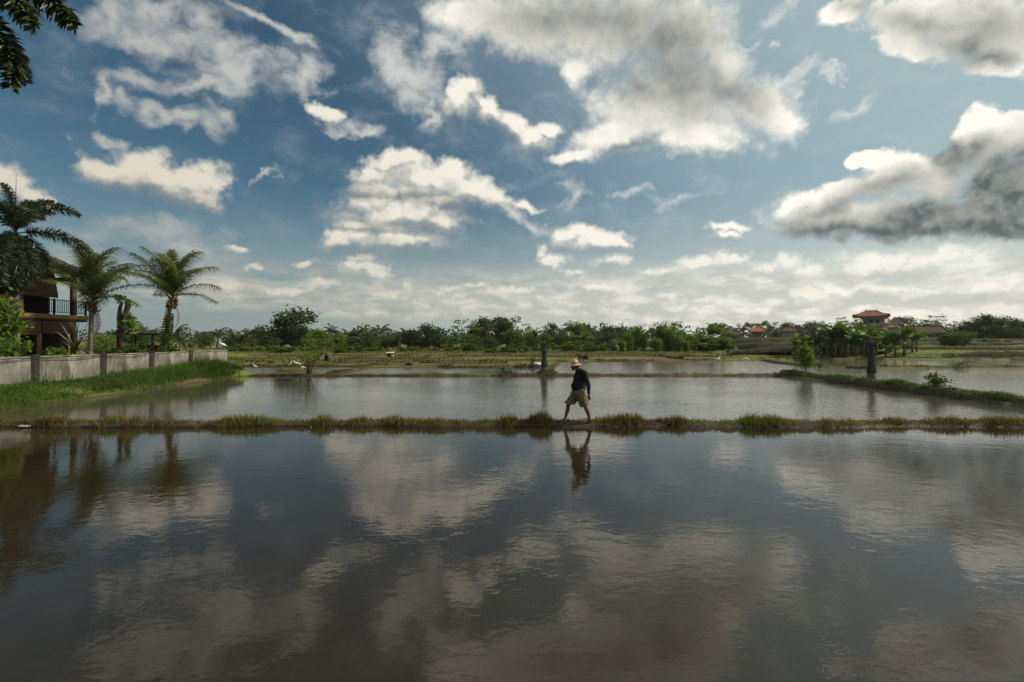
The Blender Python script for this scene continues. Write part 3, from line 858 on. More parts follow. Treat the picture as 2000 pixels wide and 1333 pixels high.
# ------------------------------------------------------------------ trees and plants
def leaf_quads(C, size, r, up=.35, aspect=.55):
    """random leaf-clump faces (a bent pair of triangles each) at points C"""
    n = len(C)
    nrm = r.normal(0, 1, (n, 3)); nrm[:, 2] = np.abs(nrm[:, 2])+up
    nrm /= np.linalg.norm(nrm, axis=1)[:, None]
    a = r.normal(0, 1, (n, 3)); a -= nrm*(a*nrm).sum(1)[:, None]; a /= np.linalg.norm(a, axis=1)[:, None]
    b = np.cross(nrm, a)
    s = (size*(.55+.9*r.random(n)))[:, None]
    V = np.stack([C-a*s, C-b*s*aspect+nrm*s*.12, C+a*s, C+b*s*aspect-nrm*s*.10], 1).reshape(-1, 3)
    F = np.arange(4*n)
    return V, F, np.full(n, 4)

def crown_mesh(name, seed, lobes, per, leaf, spread=.9, hole=.0):
    """a crown: leaf clumps around many boughs; lobes are (x, y, z, radius)"""
    r = np.random.default_rng(seed)
    C, var = [], []
    for (x, y, z, R_) in lobes:
        n = int(per*R_*R_)
        d = r.normal(0, 1, (n, 3)); d /= np.linalg.norm(d, axis=1)[:, None]
        d[:, 2] = d[:, 2]*.75+.12
        rad = R_*(.35+.65*r.random(n)**.55)*(1+.22*r.normal(0, 1, n))
        C.append(np.array([x, y, z])+d*rad[:, None])
        v0 = .32+.26*r.random()
        var.append(np.clip(v0+.12*r.normal(0, 1, n)+.10*d[:, 2], 0, 1))
    C = np.concatenate(C); var = np.concatenate(var)
    V, F, S_ = leaf_quads(C, leaf, r)
    return fast_mesh(name, V, F, S_, np.repeat(var, 4))

def limb_mesh(name, r, base_r, h, tips, n=7):
    mb = MB()
    fork = Vector((r.normal(0, .1), r.normal(0, .1), h*.42))
    mb.tube([(0, 0, -.3), (base_r*.2, 0, h*.12), fork*.6, fork], [base_r*1.25, base_r, base_r*.8, base_r*.68], n)
    for tp in tips:
        tp = Vector(tp)
        mid = fork.lerp(tp, .5)+Vector((r.normal(0, .12), r.normal(0, .12), .12*h*r.random()))
        mb.tube([fork*.93, mid, tp], [base_r*.5, base_r*.3, base_r*.10], 5)
    return mb.mesh(name, True)

def broadleaf(seed, h=8.0, rx=3.2, n=22, leaf=.24, per=62, shape='round'):
    """meshes of one tree: limbs and crown, height h, standing at the origin"""
    r = np.random.default_rng(seed)
    lobes = []
    for i in range(n):
        if shape == 'round':
            a, q = r.uniform(0, 6.283), r.random()**.6
            z = h*(.14+.80*r.random())
            w = math.sqrt(max(.25, 1-((z/h-.50)/.52)**2))
            lobes.append((rx*.90*q*w*math.cos(a), rx*.90*q*w*math.sin(a), z, rx*(.28+.18*r.random())))
        elif shape == 'flat':
            a, q = r.uniform(0, 6.283), r.random()**.5
            z = h*(.80+.13*r.random()-.10*q*q)
            lobes.append((rx*q*math.cos(a), rx*q*math.sin(a), z, rx*(.17+.12*r.random())))
        elif shape == 'loose':
            a, q = r.uniform(0, 6.283), r.random()**.5
            z = h*(.22+.73*r.random())
            lobes.append((rx*.95*q*math.cos(a), rx*.95*q*math.sin(a), z, rx*(.18+.14*r.random())))
        elif shape == 'bush':
            a, q = r.uniform(0, 6.283), r.random()**.55
            z = h*(.16+.68*r.random()*(1-.4*q))
            lobes.append((rx*.85*q*math.cos(a), rx*.85*q*math.sin(a), z, rx*(.24+.14*r.random())))
    tips = [l[:3] for l in lobes[:9]]
    return limb_mesh('trunk', r, h*.028, h, tips), crown_mesh('crown', seed+1, lobes, per*(3.2/rx)**2*1.0, leaf)

def frond_points(L, rise, droop, n=14):
    """rachis of a palm frond: leaves the crown upwards and bends over (in the XZ plane)"""
    pts = []
    p = Vector((0, 0, 0)); ang = rise
    for i in range(n+1):
        pts.append(p.copy())
        ang -= droop/n*(.4+1.2*i/n)
        p = p+Vector((math.cos(ang), 0, math.sin(ang)))*(L/n)
    return pts

def frond_mesh(name, L, rise, droop, nl, leaflet, width, hang, seed, plume=False, rr=.022, seg=2, bend=.25):
    r = np.random.default_rng(seed)
    mb = MB()
    pts = frond_points(L, rise, droop, 16)
    side_bend = r.normal(0, bend)
    pts = [Vector((p.x, side_bend*(p.x/L)**2*L*.35, p.z)) for p in pts]
    mb.tube(pts, [rr*(1-.85*i/16) for i in range(17)], 5, var=.75)
    V, F, S_, W_ = [], [], [], []
    for i in range(nl):
        u = .10+.90*(i+.5)/nl
        k = min(15, int(u*16)); f = u*16-k
        p = pts[k].lerp(pts[k+1], f); t = (pts[k+1]-pts[k]).normalized()
        s = Vector((0, 1, 0)); s = (s-t*s.dot(t)).normalized(); up = s.cross(t)*-1
        if up.z < 0: up = -up
        ln = leaflet*(.55+.45*math.sin(math.pi*min(1, u*.95+.08)))*(1.0 if u < .93 else .75)*r.uniform(.85, 1.12)
        dirs = []
        if plume:
            for q in range(5):
                a = r.uniform(0, 6.283)
                dirs.append((s*math.cos(a)+up*math.sin(a))*.85+t*.55)
        else:
            for sg in (-1, 1):
                dirs.append(s*sg*.92+up*r.uniform(.10, .35)+t*(.45+.5*u))
        for d in dirs:
            d = (d+Vector(r.normal(0, .08, 3))).normalized()
            wv = d.cross(up if not plume else Vector(r.normal(0, 1, 3))).normalized()
            w = width*r.uniform(.7, 1.15)
            c0 = p; c1 = p+d*ln*.5+Vector((0, 0, -hang*ln*.10)); c2 = p+d*ln*.92+Vector((0, 0, -hang*ln*.55))
            v = min(1, max(0, (.36 if plume else .50)+.22*u+r.normal(0, .15)))
            mb.add([c0-wv*w*.5, c0+wv*w*.5, c1+wv*w*.5, c1-wv*w*.5, c2], [(0, 1, 2, 3), (3, 2, 4)], v)
    return mb.mesh(name)

def palm_crown_mesh(seed, R_=2.6, n=15):
    """a distant coconut crown in one mesh"""
    r = np.random.default_rng(seed)
    mb = MB()
    for i in range(n):
        az = 2*math.pi*i/n*2.4+r.normal(0, .2)
        rise = R(r.uniform(-25, 78)); L = R_*r.uniform(.85, 1.1)
        pts = frond_points(L, rise, R(r.uniform(75, 120)), 7)
        ca, sa = math.cos(az), math.sin(az)
        T = lambda p: Vector((p.x*ca-p.y*sa, p.x*sa+p.y*ca, p.z))
        v = r.uniform(.25, .75) if rise > -.1 else r.uniform(.6, 1.0)
        for k in range(7):
            p, q = pts[k], pts[k+1]
            for j in range(3):
                u = (k+j/3)/7
                if u < .1: continue
                c = p.lerp(q, j/3)
                ln = R_*.30*(1-.55*u)
                for sg in (-1, 1):
                    d = Vector((.55, .75*sg, -.45-.3*r.random())).normalized()*ln
                    w = Vector((.085, 0, .03))*R_/2.6
                    mb.add([T(c-w), T(c+w), T(c+d)], [(0, 1, 2)], v+r.normal(0, .06))
            mb.add([T(p+Vector((0, -.03, 0))), T(p+Vector((0, .03, 0))), T(q+Vector((0, .02, 0))), T(q+Vector((0, -.02, 0)))], [(0, 1, 2, 3)], v)
    return mb.mesh('crown')

# --- shared shapes
BROAD = [broadleaf(100+i, 8.0, rx, n, .25, per, 'round') for i, (rx, n, per) in enumerate(((3.7, 34, 66), (3.3, 30, 66), (4.2, 38, 62), (3.5, 28, 60)))]
LOOSE = [broadleaf(140+i, 8.0, 3.2, 26, .22, 60, 'loose') for i in range(2)]
FLAT = [broadleaf(150+i, 8.0, 3.3, 14, .22, 70, 'flat') for i in range(2)]
BUSH = [broadleaf(160+i, 3.0, 1.9, 15, .17, 80, 'bush') for i in range(3)]
PALMC = [palm_crown_mesh(170+i, 2.5, 15+i) for i in range(3)]
def palm_trunk_mesh(seed, h=9.0):
    r = random.Random(seed); mb = MB()
    lx, ly = r.uniform(-.8, .8), r.uniform(-.5, .5)
    mb.tube([(lx*((1-k/6)**2)-0, ly*((1-k/6)**2), h*(k/6)-h) for k in range(7)], [.22, .17, .15, .14, .13, .12, .11], 6)
    return mb.mesh('trunk', True)
PALMT = [palm_trunk_mesh(i) for i in range(3)]
def bamboo_clump(seed):
    r = np.random.default_rng(seed); mb = MB()
    C, var = [], []
    for i in range(30):
        a = r.uniform(0, 6.283); b = r.uniform(.05, .45)*1.0; h = r.uniform(3.4, 6.4)
        x0, y0 = r.normal(0, .45), r.normal(0, .45)
        pts = [(x0+math.cos(a)*b*h*.55*(k/5)**2.2, y0+math.sin(a)*b*h*.55*(k/5)**2.2, h*(k/5)*(1-.12*b*(k/5)**2)) for k in range(6)]
        mb.tube(pts, [.045, .042, .036, .028, .018, .006], 4)
        for q in range(75):
            u = .22+.78*r.random()**.75
            k = min(4, int(u*5)); f = u*5-k
            p = np.array(pts[k])*(1-f)+np.array(pts[k+1])*f
            C.append(p+r.normal(0, .30+.20*(1-u), 3)); var.append(np.clip(.30+.35*u+r.normal(0, .12), 0, 1))
    V, F, S_ = leaf_quads(np.array(C), .24, r, .1, .34)
    return mb.mesh('culm', True), fast_mesh('crown', V, F, S_, np.repeat(var, 4))
BAMBOO = [bamboo_clump(180+i) for i in range(2)]

for pair, mats in ((BROAD, 'tree_dark'), (LOOSE, 'tree_dark'), (FLAT, 'tree_far_hazed'), (BUSH, 'tree_mid'), (BAMBOO, 'tree_bright')):
    for tm, cm in pair:
        tm.materials.append(M['bark']); cm.materials.append(M[mats])
for m_ in PALMT: m_.materials.append(M['bark_grey'])
for m_ in PALMC: m_.materials.append(M['palm_far'])

def with_mat(o, mat):
    o.material_slots[0].link = 'OBJECT'; o.material_slots[0].material = mat

TR = random.Random(5)
def tree(kind, px, top, Y, label, group, w=1.0, mat=None, cat='tree', base=None):
    """a tree seen at column px with its top at row top, standing Y metres away on the ground there"""
    if Y < 141: Y *= .86 if kind != 'S' else .90
    X = sx(px, Y)
    z0 = gz(X, Y)-.05 if base is None else base
    H = (sz(top, Y)-z0)*(TR.uniform(1.02, 1.3) if kind in 'BL' and top < 655 else 1.05)
    name, pool, h0 = {'B': ('broadleaf_tree', BROAD, 8.4), 'L': ('broadleaf_tree', LOOSE, 8.3), 'F': ('flat_topped_tree', FLAT, 7.9), 'S': ('shrub', BUSH, 3.0), 'M': ('bamboo_clump', BAMBOO, 6.2)}[kind]
    tm, cm = pool[TR.randrange(len(pool))]
    s = H/h0
    e = empty(name, (X, Y, z0), TR.uniform(0, 6.28))
    w *= 1.25
    e.scale = (s*w, s*w, s)
    tag(e, label, cat, group)
    link('culms' if kind == 'M' else ('stem' if kind == 'S' else 'trunk'), tm, None, e)
    c = link('foliage' if kind in 'SM' else 'crown', cm, None, e)
    if mat is None and kind in 'BL': mat = TR.choice((None, 'tree_mid', None, 'tree_mid', None, 'tree_mid', 'tree_bright'))
    if mat == 'tree_bright' and 'grey' in label or px in (574, 836): mat = None
    if mat in ('tree_mid', 'tree_bright') and 'dark ' in label.split(' tree')[0]+' ':       # the label follows the colour
        e['label'] = label.replace('dark ', 'fresh green ' if mat == 'tree_bright' else 'green ', 1)
    if mat: with_mat(c, M[mat])
    return e
def palm(px, top, Y, label, group, R_=1.0):
    if 80 < Y < 141: Y *= .86
    X = sx(px, Y); z0 = gz(X, Y)-.05
    H = sz(top, Y)-1.15*R_-z0
    e = empty('coconut_palm', (X, Y, z0), TR.uniform(0, 6.28))
    tag(e, label, 'palm', group)
    t_ = link('trunk', PALMT[TR.randrange(3)], None, e, (0, 0, H)); t_.scale = (1, 1, max(.2, H/9.0))
    link('crown', PALMC[TR.randrange(3)], None, e, (0, 0, H), (0, 0, TR.uniform(0, 6.28)), R_)
    return e

G = 'trees of the far tree line'
SEG_WALL = 'seen over the concrete wall behind the pruned tree'
for px, top, Y, k, w in ((205, 655, 75, 'B', 1.2), (188, 660, 70, 'L', 1.1), (262, 655, 72, 'B', 1.1), (300, 652, 66, 'L', 1.2)):
    tree(k, px, top, Y, 'dark leafy tree '+SEG_WALL, G, w)
for px, top, Y, r_ in ((284, 634, 62, .9), (340, 640, 66, .95), (352, 655, 60, .7)):
    palm(px, top, Y, 'coconut palm '+SEG_WALL, G, r_)
for px, top, Y, k, w in ((372, 662, 110, 'B', 1.3), (398, 656, 105, 'B', 1.1), (447, 662, 100, 'B', 1.1)):
    tree(k, px, top, Y, 'low dark tree on the skyline past the end of the concrete wall', G, w)
for px, top, Y, r_ in ((426, 641, 112, 1.1), (458, 655, 108, 1.0), (412, 656, 118, .8)):
    palm(px, top, Y, 'coconut palm on the skyline past the end of the concrete wall', G, r_)
for px, top, Y, r_ in ((478, 648, 108, 1.0), (496, 637, 110, 1.15), (510, 650, 104, .9)):
    palm(px, top, Y, 'coconut palm beside the tallest dark tree of the tree line', G, r_)
tree('B', 574, 614, 108, 'tallest tree of the tree line, dark with a high domed crown', G, 1.15)
tree('B', 548, 630, 106, 'dark tree leaning against the side of the tallest domed tree', G, 1.1)
for px, top, Y, k, w in ((520, 652, 102, 'B', 1.1), (598, 640, 104, 'B', 1.0), (536, 660, 96, 'L', 1.2)):
    tree(k, px, top, Y, 'dark tree filling in at the foot of the tallest domed tree', G, w)
for px, top, Y, k, w in ((622, 646, 92, 'B', 1.1), (660, 655, 94, 'B', 1.3), (640, 662, 88, 'L', 1.3), (606, 664, 86, 'B', 1.2)):
    tree(k, px, top, Y, 'yellow-green tree behind the straw hut', G, w, 'tree_bright')
for px, top, Y, r_ in ((648, 637, 112, .95), (682, 645, 104, 1.1), (697, 637, 104, 1.3), (718, 640, 102, 1.2), (742, 636, 106, 1.2), (731, 650, 98, 1.1), (668, 652, 100, 1.0), (707, 655, 96, 1.2)):
    palm(px, top, Y, 'coconut palm in the crowded grove behind the white-roofed shelter', G, r_)
for px, top, Y, k, w in ((688, 660, 100, 'B', 1.2), (752, 655, 100, 'B', 1.1), (725, 664, 95, 'B', 1.3), (774, 662, 98, 'B', 1.1)):
    tree(k, px, top, Y, 'dark tree under the palm grove behind the white-roofed shelter', G, w)
palm(794, 643, 98, 'slender coconut palm standing clear beside the round dark tree', G, .95)
tree('B', 836, 632, 100, 'round dark tree standing a little apart, taller than its neighbours', G, 1.15)
for px, top, Y, k, w in ((812, 650, 98, 'B', 1.0), (858, 655, 97, 'B', 1.0)):
    tree(k, px, top, Y, 'smaller dark tree at the foot of the round tree', G, w)
for px, top, Y, r_ in ((872, 653, 190, 1.5), (884, 656, 200, 1.4)):
    palm(px, top, Y, 'faint far coconut palm in the gap in the tree line', G, r_)
for px, top, Y, k, w in ((893, 663, 170, 'B', 1.3), (903, 660, 150, 'L', 1.2)):
    tree(k, px, top, Y, 'faint low tree in the gap in the tree line', G, w, 'tree_far_hazed')
for px, top, Y, k, w in ((916, 634, 104, 'L', 1.2), (944, 632, 106, 'B', 1.0), (968, 627, 108, 'L', 1.4), (990, 632, 107, 'B', 1.0)):
    tree(k, px, top, Y, 'tall grey-green tree in the broad group between round tree and bare pillar', G, w, 'tree_mid' if px == 944 else None)
palm(950, 636, 100, 'coconut palm standing in front of the broad grey-green trees', G, 1.1)
for px, top, Y, k, w in ((924, 655, 98, 'B', 1.2), (958, 660, 96, 'B', 1.3), (1000, 652, 98, 'B', 1.2), (1012, 660, 96, 'B', 1.2)):
    tree(k, px, top, Y, 'dark lower tree in the broad group beyond the field', G, w)
for px, top, Y, r_ in ((1024, 650, 120, .9), (1048, 648, 118, 1.0)):
    palm(px, top, Y, 'coconut palm above the bare stone pillar', G, r_)
for px, top, Y, k, w in ((1036, 641, 125, 'L', .9), (1062, 655, 120, 'B', 1.1), (1043, 660, 110, 'B', 1.1)):
    tree(k, px, top, Y, 'dark tree behind the bare stone pillar', G, w)
tree('B', 1080, 638, 190, 'pale hazy tree far behind the white shed', G, 1.15, 'tree_far_hazed')
for px, top, Y, k, w in ((1097, 650, 140, 'L', 1.0), (1133, 636, 130, 'B', .9), (1150, 640, 134, 'B', 1.0), (1115, 660, 125, 'B', 1.1), (1165, 655, 130, 'B', 1.0)):
    tree(k, px, top, Y, 'dark tree behind the white shed', G, w)
palm(1119, 631, 132, 'tall coconut palm rising behind the white shed', G, 1.3)
for px, top, Y, k, w in ((1186, 641, 190, 'B', 1.2), (1206, 645, 200, 'B', 1.3), (1172, 652, 185, 'B', 1.2), (1268, 655, 180, 'B', 1.2)):
    tree(k, px, top, Y, 'hazy blue-green tree far behind the bamboo', G, w, 'tree_far_hazed')
for px, top, Y, k, w, m_ in ((1226, 650, 90, 'M', 1.0, None), (1240, 636, 92, 'M', .9, None), (1256, 650, 92, 'M', .9, None), (1294, 632, 92, 'M', .95, None), (1307, 638, 90, 'M', .9, None), (1326, 652, 90, 'M', 1.0, None), (1352, 650, 92, 'M', 1.1, None), (1368, 648, 94, 'M', 1.0, None), (1283, 660, 88, 'M', 1.0, None), (1216, 664, 86, 'M', 1.0, None), (1340, 664, 87, 'M', 1.1, None)):
    tree(k, px, top, Y, 'tallest feathery bamboo clump at the far field edge' if px == 1294 else ('bamboo clump standing towards the white shed' if px < 1260 else ('low bamboo clump in front of its taller neighbours' if top > 658 else 'bamboo clump standing towards the terraces')), 'bamboo clumps at the field edge', w, m_, 'bamboo')
for px, top, Y, k, w in ((1428, 640, 170, 'F', .8), (1452, 631, 175, 'F', .8), (1474, 632, 178, 'F', .8), (1504, 628, 176, 'F', .9)):
    tree(k, px, top, Y, 'flat-topped tree behind the orange-roofed pavilion', G, w, 'tree_mid')
for px, top, Y, k, w in ((1436, 655, 150, 'B', 1.3), (1418, 662, 130, 'B', 1.2), (1516, 648, 140, 'B', 1.0), (1528, 658, 130, 'B', 1.2)):
    tree(k, px, top, Y, 'dark bushy tree beside the orange-roofed pavilion', G, w)
for px, top, Y, k, w in ((1538, 634, 190, 'B', 1.4), (1556, 640, 185, 'B', 1.2), (1588, 631, 190, 'B', 1.4), (1608, 636, 180, 'B', 1.2), (1570, 650, 160, 'B', 1.3)):
    tree(k, px, top, Y, 'grey-green rounded tree beyond the banana plants', G, w, 'tree_far_hazed')
for px, top, Y, k, w in ((1636, 630, 150, 'L', 1.0), (1655, 626, 150, 'L', 1.1), (1645, 645, 140, 'B', 1.1), (1668, 645, 118, 'B', .9)):
    tree(k, px, top, Y, 'dark ragged tree beside the red-roofed house', G, w)
for px, top, Y, k, w in ((1752, 628, 160, 'B', 1.2), (1790, 632, 160, 'L', 1.1), (1806, 618, 160, 'L', 1.5), (1824, 626, 165, 'L', 1.2)):
    tree(k, px, top, Y, 'spreading open tree behind the long brown roof', G, w, 'tree_mid' if px > 1780 else None)
for px, top, Y, k, w in ((1866, 628, 125, 'L', 1.1), (1890, 634, 120, 'B', 1.1), (1912, 622, 118, 'B', 1.2), (1928, 616, 116, 'B', 1.1), (1952, 626, 118, 'B', 1.2), (1978, 630, 120, 'B', 1.2), (2004, 632, 118, 'B', 1.2), (1990, 645, 112, 'B', 1.2), (2030, 628, 118, 'B', 1.2)):
    tree(k, px, top, Y, 'green tree on the upper terrace past the long brown roof', G, w, 'tree_mid')
for px, top, Y, k, w in ((1858, 648, 84, 'B', 1.4), (1880, 650, 84, 'B', 1.3), (1845, 655, 84, 'B', 1.1)):
    tree(k, px, top, Y, 'dark bushy tree on the terrace in front of the brown roof', G, w, 'tree_mid')
for px, top, Y, w in ((1925, 660, 92, 1.6), (1945, 662, 92, 1.6), (1970, 664, 92, 1.5)):
    tree('S', px, top, Y, 'bright shrub along the top terrace edge', 'shrubs along field edges', w, 'tree_bright', 'shrub')
TQ = random.Random(17)
for px in range(462, 1424, 30):
    tree('B', px+TQ.uniform(-9, 9), 657+TQ.uniform(-7, 6), 112+TQ.uniform(-6, 14), 'low dark tree in the understorey of the tree line', G, 1.25)
# shrubs along the foot of the tree line
SHR = [(470, 672, 84), (500, 674, 82), (530, 676, 80), (556, 672, 78), (668, 676, 78), (690, 672, 80), (716, 674, 80), (745, 676, 80), (785, 678, 82), (815, 676, 84), (848, 678, 84), (880, 676, 86), (905, 668, 82), (922, 674, 82), (938, 676, 80), (968, 678, 78), (994, 674, 76), (1016, 668, 80), (1050, 674, 86), (1080, 670, 90), (1104, 672, 88), (1128, 664, 84), (1146, 668, 84), (1164, 668, 86), (1188, 670, 88), (1400, 655, 88), (1412, 662, 86), (1384, 655, 88)]
for i, (px, top, Y) in enumerate(SHR):
    for lim, where in ((512, 'past the end of the concrete wall'), (600, 'in front of the tallest domed tree'), (680, 'behind the straw hut'), (770, 'behind the white-roofed shelter'), (860, 'in front of the round dark tree'), (900, 'in the gap in the tree line'), (960, 'in front of the broad grey-green trees'), (1035, 'on the field edge beside the broad grey-green trees'), (1075, 'behind the bare stone pillar'), (1155, 'in front of the white shed'), (1200, 'between the white shed and the bamboo'), (1500, 'between the bamboo and the terraces')):
        if px < lim: break
    lab = 'bright bushy shrub '+where
    tree('S', px, top, Y, lab, 'shrubs along field edges', 1.35 if i % 3 else 1.7, 'tree_bright' if i % 2 else 'tree_mid', 'shrub')
# the far wood behind everything closes the horizon
def far_wood():
    r = np.random.default_rng(77)
    C, var = [], []
    for i in range(420):
        x = r.uniform(-520, 620); y = r.uniform(230, 330)+.12*abs(x)
        h = r.uniform(5, 9)
        n = 70
        d = r.normal(0, 1, (n, 3)); d /= np.linalg.norm(d, axis=1)[:, None]
        c = np.array([x, y, gz(x, y)+h*.55])+d*np.array([5.5, 4, h*.5])*(.4+.6*r.random(n)**.5)[:, None]
        C.append(c); var.append(np.full(n, r.uniform(.2, .7)))
    V, F, S_ = leaf_quads(np.concatenate(C), .9, r)
    tag(link('far_wood', fast_mesh('far_wood', V, F, S_, np.repeat(np.concatenate(var), 4)), M['tree_far_hazed']), 'far off wood closing the horizon behind the tree line', 'wood', kind='stuff')
far_wood()

# ------------------------------------------------------------------ coconut palms behind the wall
FROND = [frond_mesh('frond', 3.5, R(66), R(d), 66, 1.05, .036, hg, 200+i, rr=.030) for i, (d, hg) in enumerate(((56, 1.0), (74, 1.25), (96, 1.4), (46, .9)))]
M['dead_leaf'] = leaf_mat('dead_leaf', (.075, .042, .020), (.125, .075, .036), (.18, .115, .06), .3, .03)
DEAD = frond_mesh('dead_frond', 3.4, R(64), R(60), 40, .7, .04, .9, 260, rr=.03); DEAD.materials.append(M['dead_leaf'])
for f_ in FROND: f_.materials.append(M['coconut'])
def boot_mesh(seed):
    r = random.Random(seed); mb = MB()
    for i in range(22):
        a = i*2.4; z = -.75+.85*i/22
        d = Vector((math.cos(a), math.sin(a), 0))
        p = Vector((0, 0, z))+d*.12
        q = p+d*r.uniform(.14, .34)+Vector((0, 0, r.uniform(.10, .34)))
        mb.tube([p, p.lerp(q, .5)+Vector((0, 0, -.03)), q], [.06, .045, .012], 5)
    return mb.mesh('leaf_bases')
def near_palm(name, label, px, base_py, Y, height, lean, spec, tr, seed, vine=False, fruit=False):
    r = random.Random(seed)
    X = sx(px, Y)
    e = empty(name, (X, Y, gz(X, Y)-.05)); tag(e, label, 'palm', 'coconut palms behind the wall')
    mb = MB()
    N = 26
    ctr = [Vector((lean*(k/N)**1.6, 0, height*k/N)) for k in range(N+1)]
    mb.tube(ctr, [tr*(1.35-.35*min(1, k/4) if k < 4 else 1.0)*(1.05 if k % 2 else .96)*(1-.15*k/N) for k in range(N+1)], 10)
    mb.build('trunk', M['bark_grey'], e, True)
    top = ctr[-1]
    link('leaf_bases', boot_mesh(seed), M['fibre'], e, tuple(top))
    for i, (az, tilt, s, k) in enumerate(spec):
        o = link('frond', FROND[k], None, e, tuple(top+Vector((0, 0, .05))))
        o.rotation_mode = 'QUATERNION'
        o.rotation_quaternion = Euler((r.uniform(-.2, .2), 0, R(az))).to_quaternion() @ Euler((0, R(-tilt), 0)).to_quaternion()
        o.scale = (s, s, s)
    for q in range(3):                                   # dead brown fronds hanging against the trunk
        o = link('dead_frond', DEAD, None, e, tuple(top-Vector((0, 0, .15))))
        o.rotation_mode = 'QUATERNION'; o.rotation_quaternion = Euler((0, 0, r.uniform(0, 6.28))).to_quaternion() @ Euler((0, R(128), 0)).to_quaternion(); o.scale = (.5, .5, .6)
    if vine:
        rr = np.random.default_rng(seed)
        n = 1100
        u = rr.random(n)*.74; a = rr.uniform(0, 6.283, n)
        C = np.array([tuple(ctr[int(q*N)]) for q in u])+np.stack([np.cos(a), np.sin(a), np.zeros(n)], -1)*(tr+.03+.20*rr.random(n)*np.clip(1.2-u, .3, 1))[:, None]
        V, F, S_ = leaf_quads(C, .085, rr, .2, .7)
        link('creeper', fast_mesh('creeper', V, F, S_, np.repeat(np.clip(.4+.2*rr.normal(0, 1, n), 0, 1), 4)), M['tree_mid'], e)
    if fruit:
        for q in range(6):
            a = q*1.05+.4; f_ = MB()
            f_.lathe([(.01, -.13), (.07, -.09), (.095, 0), (.07, .08), (.01, .12)], 8)
            f_.build('coconut', M['husk'], e, True, loc=tuple(top+Vector((math.cos(a)*.26, math.sin(a)*.26, -.42-.16*(q % 2)))))
    return e
M['husk'] = rough_mat('coconut_husk', (.32, .17, .045), (.20, .13, .04), 6, .6, .01)
def spec_for(seed, n, lowest=-35):
    r = random.Random(seed); out = []
    for i in range(n):
        tilt = -56+92*(i/(n-1))**.55
        out.append((i*137.5+r.uniform(-12, 12), tilt+r.uniform(-6, 6), r.uniform(.86, 1.08)*(1.0 if i < n*.8 else .9), r.randrange(4)))
    return out
near_palm('coconut_palm', 'young coconut palm with orange fruit and creeper up its trunk', 322, 690, 30.5, sz(583, 30.5)-.9, .45, spec_for(3, 20), .115, 3, True, True)
near_palm('coconut_palm', 'young coconut palm with bare trunk in front of the balcony', 176, 690, 28.0, sz(590, 28.0)-.9, .12, spec_for(8, 20), .12, 8)

# ------------------------------------------------------------------ foxtail palms
PLUME = [frond_mesh('frond', 3.2, R(60), R(d), 110, .46, .030, .25, 230+i, True, .026, bend=.15) for i, d in enumerate((95, 130, 150))]
for f_ in PLUME: f_.materials.append(M['foxtail'])
NPLUME = [frond_mesh('frond', 3.2, R(60), R(d), 120, .40, .052, .3, 240+i, True, .022, bend=.2) for i, d in enumerate((95, 125))]
for f_ in NPLUME: f_.materials.append(M['foxtail'])
def foxtail(label, X, Y, z0, height, fronds, seed, tr=.16, spear=True, pool=PLUME):
    e = empty('foxtail_palm', (X, Y, z0)); tag(e, label, 'palm')
    mb = MB(); N = 16
    mb.tube([(.04*math.sin(k*.6), 0, height*k/N) for k in range(N+1)], [tr*(1.2 if k < 2 else 1.0)*(1.04 if k % 2 else .97) for k in range(N+1)], 10)
    mb.build('trunk', M['bark_grey'], e, True)
    cs = MB(); cs.tube([(0, 0, height-.1), (0, 0, height+.35), (0, 0, height+.85), (0, 0, height+1.15)], [tr*1.02, tr*.95, tr*.6, tr*.25], 10)
    cs.build('crown_shaft', M['stem_tan'], e, True)
    top = Vector((0, 0, height+.95))
    for i, (az, tilt, s, k, roll) in enumerate(fronds):
        o = link('frond', pool[k], None, e, tuple(top-Vector((0, 0, .04*(i % 5)))))
        o.rotation_mode = 'QUATERNION'
        o.rotation_quaternion = Euler((0, 0, R(az))).to_quaternion() @ Euler((0, R(-tilt), 0)).to_quaternion() @ Euler((R(roll), 0, 0)).to_quaternion()
        o.scale = (s, s, s)
    if spear:
        sp = MB(); sp.tube([(0, 0, height+.9), (.02, 0, height+2.6), (.05, 0, height+4.1)], [.035, .02, .004], 5); sp.build('spear_leaf', M['foxtail'], e)
    return e
# the tall one in front of the house (crown around column 35, row 430)
YT = 25.0
XT = sx(30, YT)
foxtail('tall foxtail palm with drooping bushy fronds in front of the house', XT, YT, gz(XT, YT)-.1, sz(452, YT)-gz(XT, YT)-.9,
    [(8, -4, 1.1, 0, 0), (-28, -16, 1.15, 0, 0), (20, -44, 1.2, 0, 0), (60, 24, .95, 0, 0), (110, 28, .95, 0, 0), (150, 6, 1.1, 0, 0), (200, 0, 1.1, 0, 0), (250, 20, 1.0, 0, 0), (300, 30, .95, 0, 0), (30, 32, .85, 0, 0),
     (-60, -76, 1.2, 1, 0), (40, -82, .95, 1, 0), (-100, -84, 1.0, 1, 0), (170, -70, 1.0, 1, 0), (-40, -92, 1.15, 1, 0), (-15, -98, 1.2, 1, 0), (10, -104, 1.2, 1, 0), (-80, -104, 1.25, 1, 0), (220, -90, 1.0, 1, 0), (90, -96, 1.0, 1, 0)], 1)
